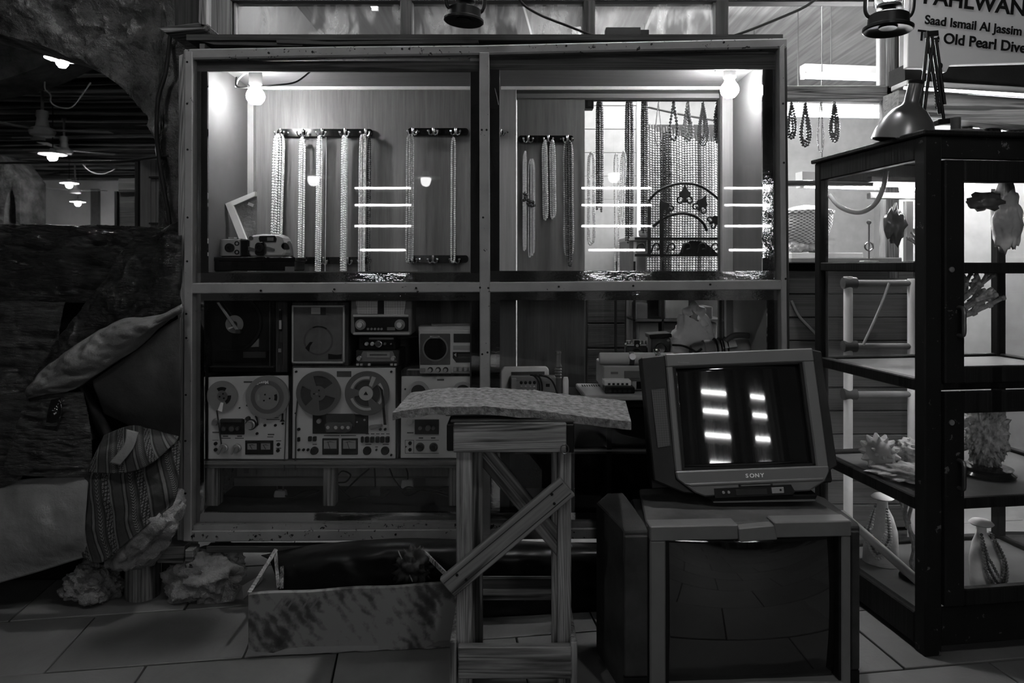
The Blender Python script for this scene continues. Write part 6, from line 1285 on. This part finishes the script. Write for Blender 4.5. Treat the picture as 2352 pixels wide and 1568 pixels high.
o = MB().tube(wpath([(2060, 40, 3.29), (2060, 150, 3.29), (2056, 210, 3.285), (2052, 260, 3.285)]), .009, 8).build('lamp_flex', 'cable', smooth=True); tag(o, 'dark flex running down the post behind the desk lamp', 'cable')
o = MB().tube(wpath([(1126, 140, 2.66), (1134, 190, 2.63), (1142, 225, 2.62), (1145, 240, 2.62)]), .0015, 5).build('thin_string', 'grey', smooth=True); tag(o, 'thin pale string hanging beside the centre post', 'string')
# dark junction box behind the upper cable
f = FP(1430, 94, 3.2); t = thing('junction_box', 'dark flat box standing on the showcase top behind the cable', 'box', W(1430, 94, 3.2))
bx(f, 'body', 'dark', t, 1392, 62, 1472, 94, 0, .05, .003); bx(f, 'flap', 'black', t, 1468, 66, 1492, 90, .01, .04, .002)

f = FP(2220, 150, 3.0)
t = thing('shop_sign', 'white shop sign with dark lettering above the black cabinet', 'sign', f.loc, (0, 0, R(4)))
pl(f, 'board', 'sign_white', t, [(2082, -160), (2480, -160), (2480, 136), (2180, 150), (2172, 166), (2130, 166), (2120, 158), (2078, 158)], 0, .03, .003)
for body, px, py, sz, off in (('PAHLWAN', 2240, 6, .098, .0022), ('Saad Ismail Al Jassim', 2237, 59, .0548, .0012), ('The Old Pearl Diver', 2240, 97, .064, .0016)):
    text('lettering', body, sz, 'black', t, (f.x(px), -.001, f.z(py)), (R(90), R(5.3), 0), .001, off, 1.0)
text('lettering', '69', .045, 'black', t, (f.x(2152), -.001, f.z(155)), (R(90), R(3), 0), .001, .0005, .9)
f = FP(2220, 220, 3.1)
t = thing('awning_beam', 'dark boxed beam with pale lower trim under the shop sign', 'beam', f.loc, (0, 0, R(3)))
pl(f, 'fascia', 'black_matte', t, [(2074, 150), (2480, 132), (2480, 215), (2074, 188)], 0, .12); pl(f, 'trim', 'grey', t, [(2072, 188), (2480, 206), (2480, 224), (2072, 200)], -.02, .1, .003); pl(f, 'soffit_board', 'wood_bench', t, [(2066, 206), (2480, 228), (2480, 292), (2066, 262)], .02, .14)
t = thing('fascia_tube', 'long lit tube along the beam under the shop sign', 'lamp', W(2080, 202, 3.05)); e_ = W(2480, 226, 3.05) - W(2080, 202, 3.05)
MB().cyl((0, 0, 0), e_, .006, None, 10).build('tube', 'cab_tube', t, smooth=True); MB().cyl((0, .012, .004), e_ + Vector((0, .012, .004)), .008, None, 8).build('holder', 'white', t)
struct(MB().box(xl(2066, 4.2), 4.6, 4.2, 4.3, 0, 3.0).build('wall_right_shop', 'light_grey'))
f = FP(2250, 420, 3.26)
for i, (a, b_, c, d, m_, lb) in enumerate(((2200, 262, 2232, 330, 'mid_grey', 'grey cloth hanging below the beam, left'), (2255, 266, 2300, 330, 'dark_grey', 'dark cloth hanging below the beam, middle'), (2310, 262, 2352, 330, 'grey', 'pale cloth hanging below the beam, right'))):
    mb = MB(); n = 16
    for zi in (b_ - 12, d + 60):
        for j in range(n + 1): mb.v.append((f.x(a + (c - a) * j / n), .02 * math.sin(j * 1.7 + i), f.z(zi)))
    for j in range(n): mb.f.append([j, j + 1, n + 2 + j, n + 1 + j])
    o = mb.build('hanging_cloth', m_, smooth=180, solid=.004); o.location = f.loc; tag(o, lb, 'cloth', 'cloths under the beam')
shop_tube((2.9, 3.7, 2.0), .9, R(4), 'tube behind the desk lamp, lighting the hanging cloths')

# ================================================================== LEFT STALL UNDER TARPAULINS
o = MB().box(xl(-160, 2.9), xl(404, 2.9), 2.78, 2.96, .0, zl(540, 2.9)).build('blocking_crate', 'black_matte', bevel=.01); tag(o, 'added dark crate under the tarpaulins, blocking light from the passage', 'crate')  # unseen box added under the cloths, down to the floor to block passage light
def cloth(name, mat, label, rows, cat='cloth', thick=.004, **k):
    o = sheet(rows, **k).build(name, mat, smooth=180, solid=thick, normals=False); return tag(o, label, cat)
cloth('tarpaulin', 'tarp', 'black tarpaulin stretched along the top of the left stall', [[(-160, 521, 3.02), (60, 521, 3.02), (220, 523, 3.02), (330, 525, 3.0), (408, 524, 2.98)], [(-160, 523, 2.8), (60, 524, 2.8), (220, 526, 2.8), (330, 530, 2.79), (408, 530, 2.78)], [(-160, 600, 2.70), (60, 602, 2.70), (220, 605, 2.71), (330, 610, 2.71), (408, 620, 2.72)], [(-160, 690, 2.69), (60, 692, 2.69), (160, 695, 2.70), (270, 700, 2.71), (408, 720, 2.72)]], 'tarpaulin', nu=140, nv=70, wr=.034, fr=10, stretch=(.45, 1, 2.2), ridge=True)
cloth('tarpaulin', 'tarp', 'creased black tarpaulin flap slanting down to the showcase edge', [[(418, 506, 2.66), (370, 528, 2.64), (325, 545, 2.62), (298, 552, 2.60), (240, 640, 2.58), (180, 722, 2.56), (120, 800, 2.55), (62, 893, 2.54)], [(418, 560, 2.58), (385, 575, 2.56), (340, 600, 2.60), (302, 620, 2.55), (255, 690, 2.54), (195, 755, 2.53), (125, 830, 2.53), (62, 900, 2.53)], [(418, 640, 2.60), (380, 660, 2.57), (335, 690, 2.59), (296, 715, 2.56), (250, 750, 2.56), (195, 790, 2.54), (125, 850, 2.53), (62, 908, 2.53)], [(418, 712, 2.60), (370, 730, 2.6), (320, 742, 2.6), (285, 752, 2.58), (235, 785, 2.57), (180, 820, 2.56), (120, 862, 2.54), (62, 915, 2.54)]], 'tarpaulin', nu=110, nv=80, wr=.042, fr=7, seed=3, ridge=True)
cloth('crinkled_sheet', 'crinkle', 'dark crinkled sheet hanging at the far left below the tarpaulin', [[(-160, 690, 2.66), (0, 690, 2.66), (150, 694, 2.66)], [(-160, 800, 2.64), (0, 800, 2.64), (120, 810, 2.64)], [(-160, 930, 2.62), (-20, 930, 2.62), (75, 930, 2.62)], [(-160, 1160, 2.6), (-60, 1160, 2.6), (40, 1158, 2.6)]], 'sheet', nu=60, nv=80, wr=.03, fr=10, seed=5, stretch=(.5, 1, 1.8), ridge=True)
cloth('canvas_fold', 'canvas', 'pale folded canvas band rising to the showcase corner', [[(418, 698, 2.56), (370, 722, 2.55), (330, 730, 2.54), (280, 735, 2.53), (220, 765, 2.52), (150, 812, 2.51), (100, 850, 2.51), (64, 892, 2.51)], [(418, 705, 2.53), (370, 730, 2.50), (330, 748, 2.47), (280, 770, 2.46), (222, 800, 2.46), (155, 845, 2.46), (105, 875, 2.47), (60, 904, 2.5)], [(418, 716, 2.54), (370, 748, 2.53), (330, 788, 2.52), (280, 822, 2.50), (225, 858, 2.50), (165, 895, 2.50), (105, 905, 2.51), (64, 915, 2.52)]], 'canvas', .008, nu=80, nv=30, wr=.022, fr=9, seed=2, stretch=(.6, 1, 1.2), ridge=True)
cloth('dark_cushion_cover', 'smooth_cloth', 'smooth dark cloth hanging below the pale canvas band', [[(416, 728, 2.55), (372, 755, 2.54), (330, 790, 2.53), (270, 834, 2.52), (214, 874, 2.52)], [(416, 830, 2.50), (372, 850, 2.49), (330, 870, 2.48), (270, 892, 2.49), (216, 888, 2.51)], [(416, 930, 2.50), (376, 938, 2.49), (335, 945, 2.48), (280, 940, 2.49), (228, 915, 2.51)], [(412, 1026, 2.53), (385, 1026, 2.53), (345, 1008, 2.53), (295, 975, 2.53), (240, 948, 2.53)]], 'cloth', .006, nu=50, nv=44, wr=.010, fr=4, seed=6)
cloth('rough_sheet', 'crinkle', 'rough creased dark sheet hanging above the white cloth', [[(62, 912, 2.52), (120, 905, 2.51), (192, 900, 2.52)], [(38, 980, 2.48), (120, 975, 2.47), (208, 985, 2.48)], [(14, 1060, 2.47), (110, 1058, 2.46), (212, 1062, 2.48)], [(10, 1088, 2.47), (110, 1094, 2.46), (204, 1094, 2.48)]], 'sheet', .006, nu=60, nv=80, wr=.02, fr=14, seed=8, stretch=(.45, 1, 2.2), ridge=True)
o = sheet([[(118, 918, 2.49), (140, 914, 2.49)], [(110, 950, 2.465), (142, 950, 2.465)], [(104, 985, 2.465), (132, 990, 2.465)]], 10, 20, .012, 22, 4).build('plastic_scrap', 'black_gloss', smooth=180, solid=.002, normals=False); tag(o, 'shiny scrap of plastic stuck on the rough creased sheet', 'plastic scrap')
for i, (a, c, r_, lb) in enumerate((((186, 890), (262, 1030), .022, 'dark slanting pole beside the smooth cloth, upper'), ((168, 900), (212, 1010), .016, 'thinner dark slanting pole behind the rough sheet'))):
    o = MB().cyl(W(*a, 2.58), W(*c, 2.58), r_, None, 14).build('slanting_pole', 'black', smooth=True); tag(o, lb, 'pole')
cloth('patterned_shawl', 'shawl', 'patterned shawl with chevron bands hanging over the pale rock', [[(205, 1070, 2.52), (270, 1060, 2.50), (340, 1040, 2.49), (415, 1010, 2.52)], [(190, 1110, 2.50), (265, 1100, 2.46), (340, 1085, 2.45), (413, 1065, 2.50)], [(188, 1170, 2.49), (255, 1165, 2.45), (330, 1145, 2.44), (410, 1115, 2.49)], [(182, 1230, 2.48), (245, 1225, 2.44), (310, 1195, 2.43), (402, 1148, 2.49)], [(192, 1280, 2.48), (232, 1292, 2.44), (285, 1250, 2.42), (395, 1160, 2.48)]], 'shawl', .005, nu=70, nv=70, wr=.022, fr=6, seed=9)
cloth('patterned_flap', 'shawl', 'folded flap of patterned cloth above the shawl', [[(240, 1000, 2.52), (300, 978, 2.51), (350, 985, 2.51), (412, 1000, 2.53)], [(220, 1040, 2.46), (290, 1025, 2.45), (345, 1020, 2.45), (406, 1012, 2.49)], [(198, 1084, 2.46), (285, 1086, 2.43), (345, 1066, 2.43), (398, 1020, 2.47)]], 'shawl', .006, nu=50, nv=30, wr=.008, fr=8, seed=10)
o = sheet([[(290, 985, 2.44), (318, 992, 2.44)], [(285, 1020, 2.425), (305, 1030, 2.425)], [(252, 1062, 2.42), (276, 1068, 2.42)]], 8, 18, .004, 12, 4).build('pale_ribbon', 'white_cloth', smooth=180, solid=.003, normals=False); tag(o, 'pale ribbon lying across the patterned flap', 'ribbon')
cloth('white_sheet', 'white_cloth', 'white cloth hanging at the lower left over the stall', [[(-160, 1150, 2.52), (0, 1122, 2.52), (60, 1100, 2.50), (205, 1094, 2.50)], [(-160, 1210, 2.46), (0, 1190, 2.46), (90, 1165, 2.45), (200, 1150, 2.46)], [(-160, 1290, 2.45), (0, 1265, 2.46), (90, 1240, 2.45), (196, 1215, 2.45)], [(-160, 1385, 2.48), (0, 1338, 2.48), (90, 1312, 2.48), (204, 1276, 2.48)]], 'cloth', .005, nu=60, nv=44, wr=.02, fr=4, seed=12)
def rock(name, label, px, py, D, sx, sy, sz, rot, mat, seed, amp=.35):
    V, Fc = ICO[5]; mb = MB()
    for v in V:
        n = noise.fractal(v * 1.6 + Vector((seed * 4.7, 0, 0)), .7, 2.1, 6); n2 = noise.cell(v * 3 + Vector((seed, 0, 0))) * .06
        mb.v.append(tuple(Vector((v.x * sx, v.y * sy, v.z * sz)) * (1 + amp * n + n2)))
    mb.f = [list(q) for q in Fc]; o = mb.build(name, mat, smooth=70); o.location = W(px, py, D); o.rotation_euler = rot; return tag(o, label, 'rock')
rock('pale_rock', 'pale smooth-broken rock wedged below the patterned shawl', 335, 1214, 2.55, .165, .10, .098, (0, R(-48), 0), 'rock_pale', 1, .22)
rock('rough_rock', 'rough rock on the ground left of the log leg', 215, 1338, 2.62, .095, .08, .072, (0, R(18), 0), 'rock', 2, .35)
rock('rough_rock', 'larger pale rock on the ground right of the log leg', 478, 1318, 2.66, .145, .10, .105, (0, R(-12), R(10)), 'rock_pale', 3, .33)
# cardboard scraps, sticks, worn printed board, black bag under the showcase
def scrap(pts, label, mat='wood_bench', seed=0):
    mb = MB(); P_ = [W(*p) for p in pts]; mb.add(P_, [list(range(len(P_)))]); o = mb.build('cardboard_scrap', mat, solid=.004); tag(o, label, 'cardboard')
scrap([(508, 1384, 2.56), (522, 1332, 2.58), (556, 1345, 2.54), (536, 1380, 2.52)], 'folded cardboard scrap touching the larger rock', 'plaster')
scrap([(556, 1345, 2.54), (602, 1318, 2.56), (606, 1330, 2.55), (560, 1376, 2.52)], 'bent cardboard strip beside the worn board', 'dark_grey')
scrap([(366, 1334, 2.7), (378, 1308, 2.7), (392, 1320, 2.68), (384, 1340, 2.68)], 'small paper scrap behind the log leg', 'plaster')
for a, c, w_, lb in (((572, 1362, 2.32), (634, 1262, 2.5), .014, 'thin stick leaning left behind the worn board'), ((632, 1262, 2.5), (640, 1350, 2.4), .012, 'upright stick behind the worn board'), ((648, 1300, 2.45), (647, 1352, 2.4), .012, 'short pale stick beside the upright one'), ((968, 1262, 2.42), (1036, 1330, 2.32), .014, 'stick slanting down towards the work stand'), ((914, 1264, 2.4), (948, 1336, 2.36), .004, 'fine straight twig over the black sheet')):
    o = MB().bar(W(*a), W(*c), w_, w_ * .6).build('stick', 'wood_grey', bevel=.001); tag(o, lb, 'stick')
cloth('black_sheet', 'dusty_black', 'dusty black plastic sheet draped under the showcase', [[(600, 1275, 2.60), (720, 1252, 2.60), (900, 1236, 2.60), (1060, 1238, 2.60), (1400, 1250, 2.60)], [(620, 1290, 2.50), (740, 1278, 2.46), (900, 1262, 2.45), (1060, 1264, 2.46), (1400, 1275, 2.5)], [(640, 1350, 2.46), (760, 1345, 2.44), (900, 1345, 2.43), (1060, 1345, 2.44), (1400, 1350, 2.5)], [(640, 1420, 2.46), (760, 1420, 2.44), (900, 1420, 2.43), (1060, 1420, 2.44), (1400, 1402, 2.52)]], 'plastic sheet', .003, nu=80, nv=40, wr=.02, fr=6, seed=14)
lump('straw_tuft', 'dusty heap caught in the black sheet near the work stand', W(950, 1305, 2.40), .055, .04, .06, 'dark', 5, .6, 3, 'debris', 4)
t = thing('worn_board', 'worn printed board standing on edge on the floor before the showcase', 'board', (xl(570, 2.235), 2.235, 0))
p0 = Vector((xl(570, 2.235), 2.235, 0)); p1 = Vector((xl(1056, 2.29), 2.29, 0)); dirb = (p1 - p0); Lb_ = dirb.length; t.rotation_euler = (0, 0, math.atan2(dirb.y, dirb.x))
hz = lambda u: .208 + .010 * u / Lb_
mb = MB(); top = [(Lb_ * i / 20, .206 + .012 * i / 20 + .002 * math.sin(i * .8)) for i in range(21)]
bot = [(Lb_ * i / 20, .004 + (.006 if 2 < i < 5 else 0) + .003 * math.sin(i * 2.1)) for i in range(21)]
mb.prism([(x, max(z, 0)) for x, z in bot] + top[::-1], 0, .018); mb.build('board', 'board_print', t, bevel=.001)
pl_ = [(x, z) for x, z in [(0.0, .004), (.05, .006), (.2, .004), (.32, .008), (.42, .006), (.42, .020), (.3, .026), (.18, .028), (.12, .024), (.08, .012), (.02, .018), (0, .03)]]
MB().prism(pl_, -.0012, .001).build('bare_edge', 'grey', t); MB().prism([(.58, .01), (.68, .012), (.69, .03), (.62, .028), (.6, .018)], -.0012, .001).build('bare_edge', 'mid_grey', t)
for u_ in (.08, .10, .12, .17, .20): MB().bar((u_, -.0002, .15), (u_ + .03, -.0002, .19), .006, .0012).build('faded_print', 'mid_grey', t)
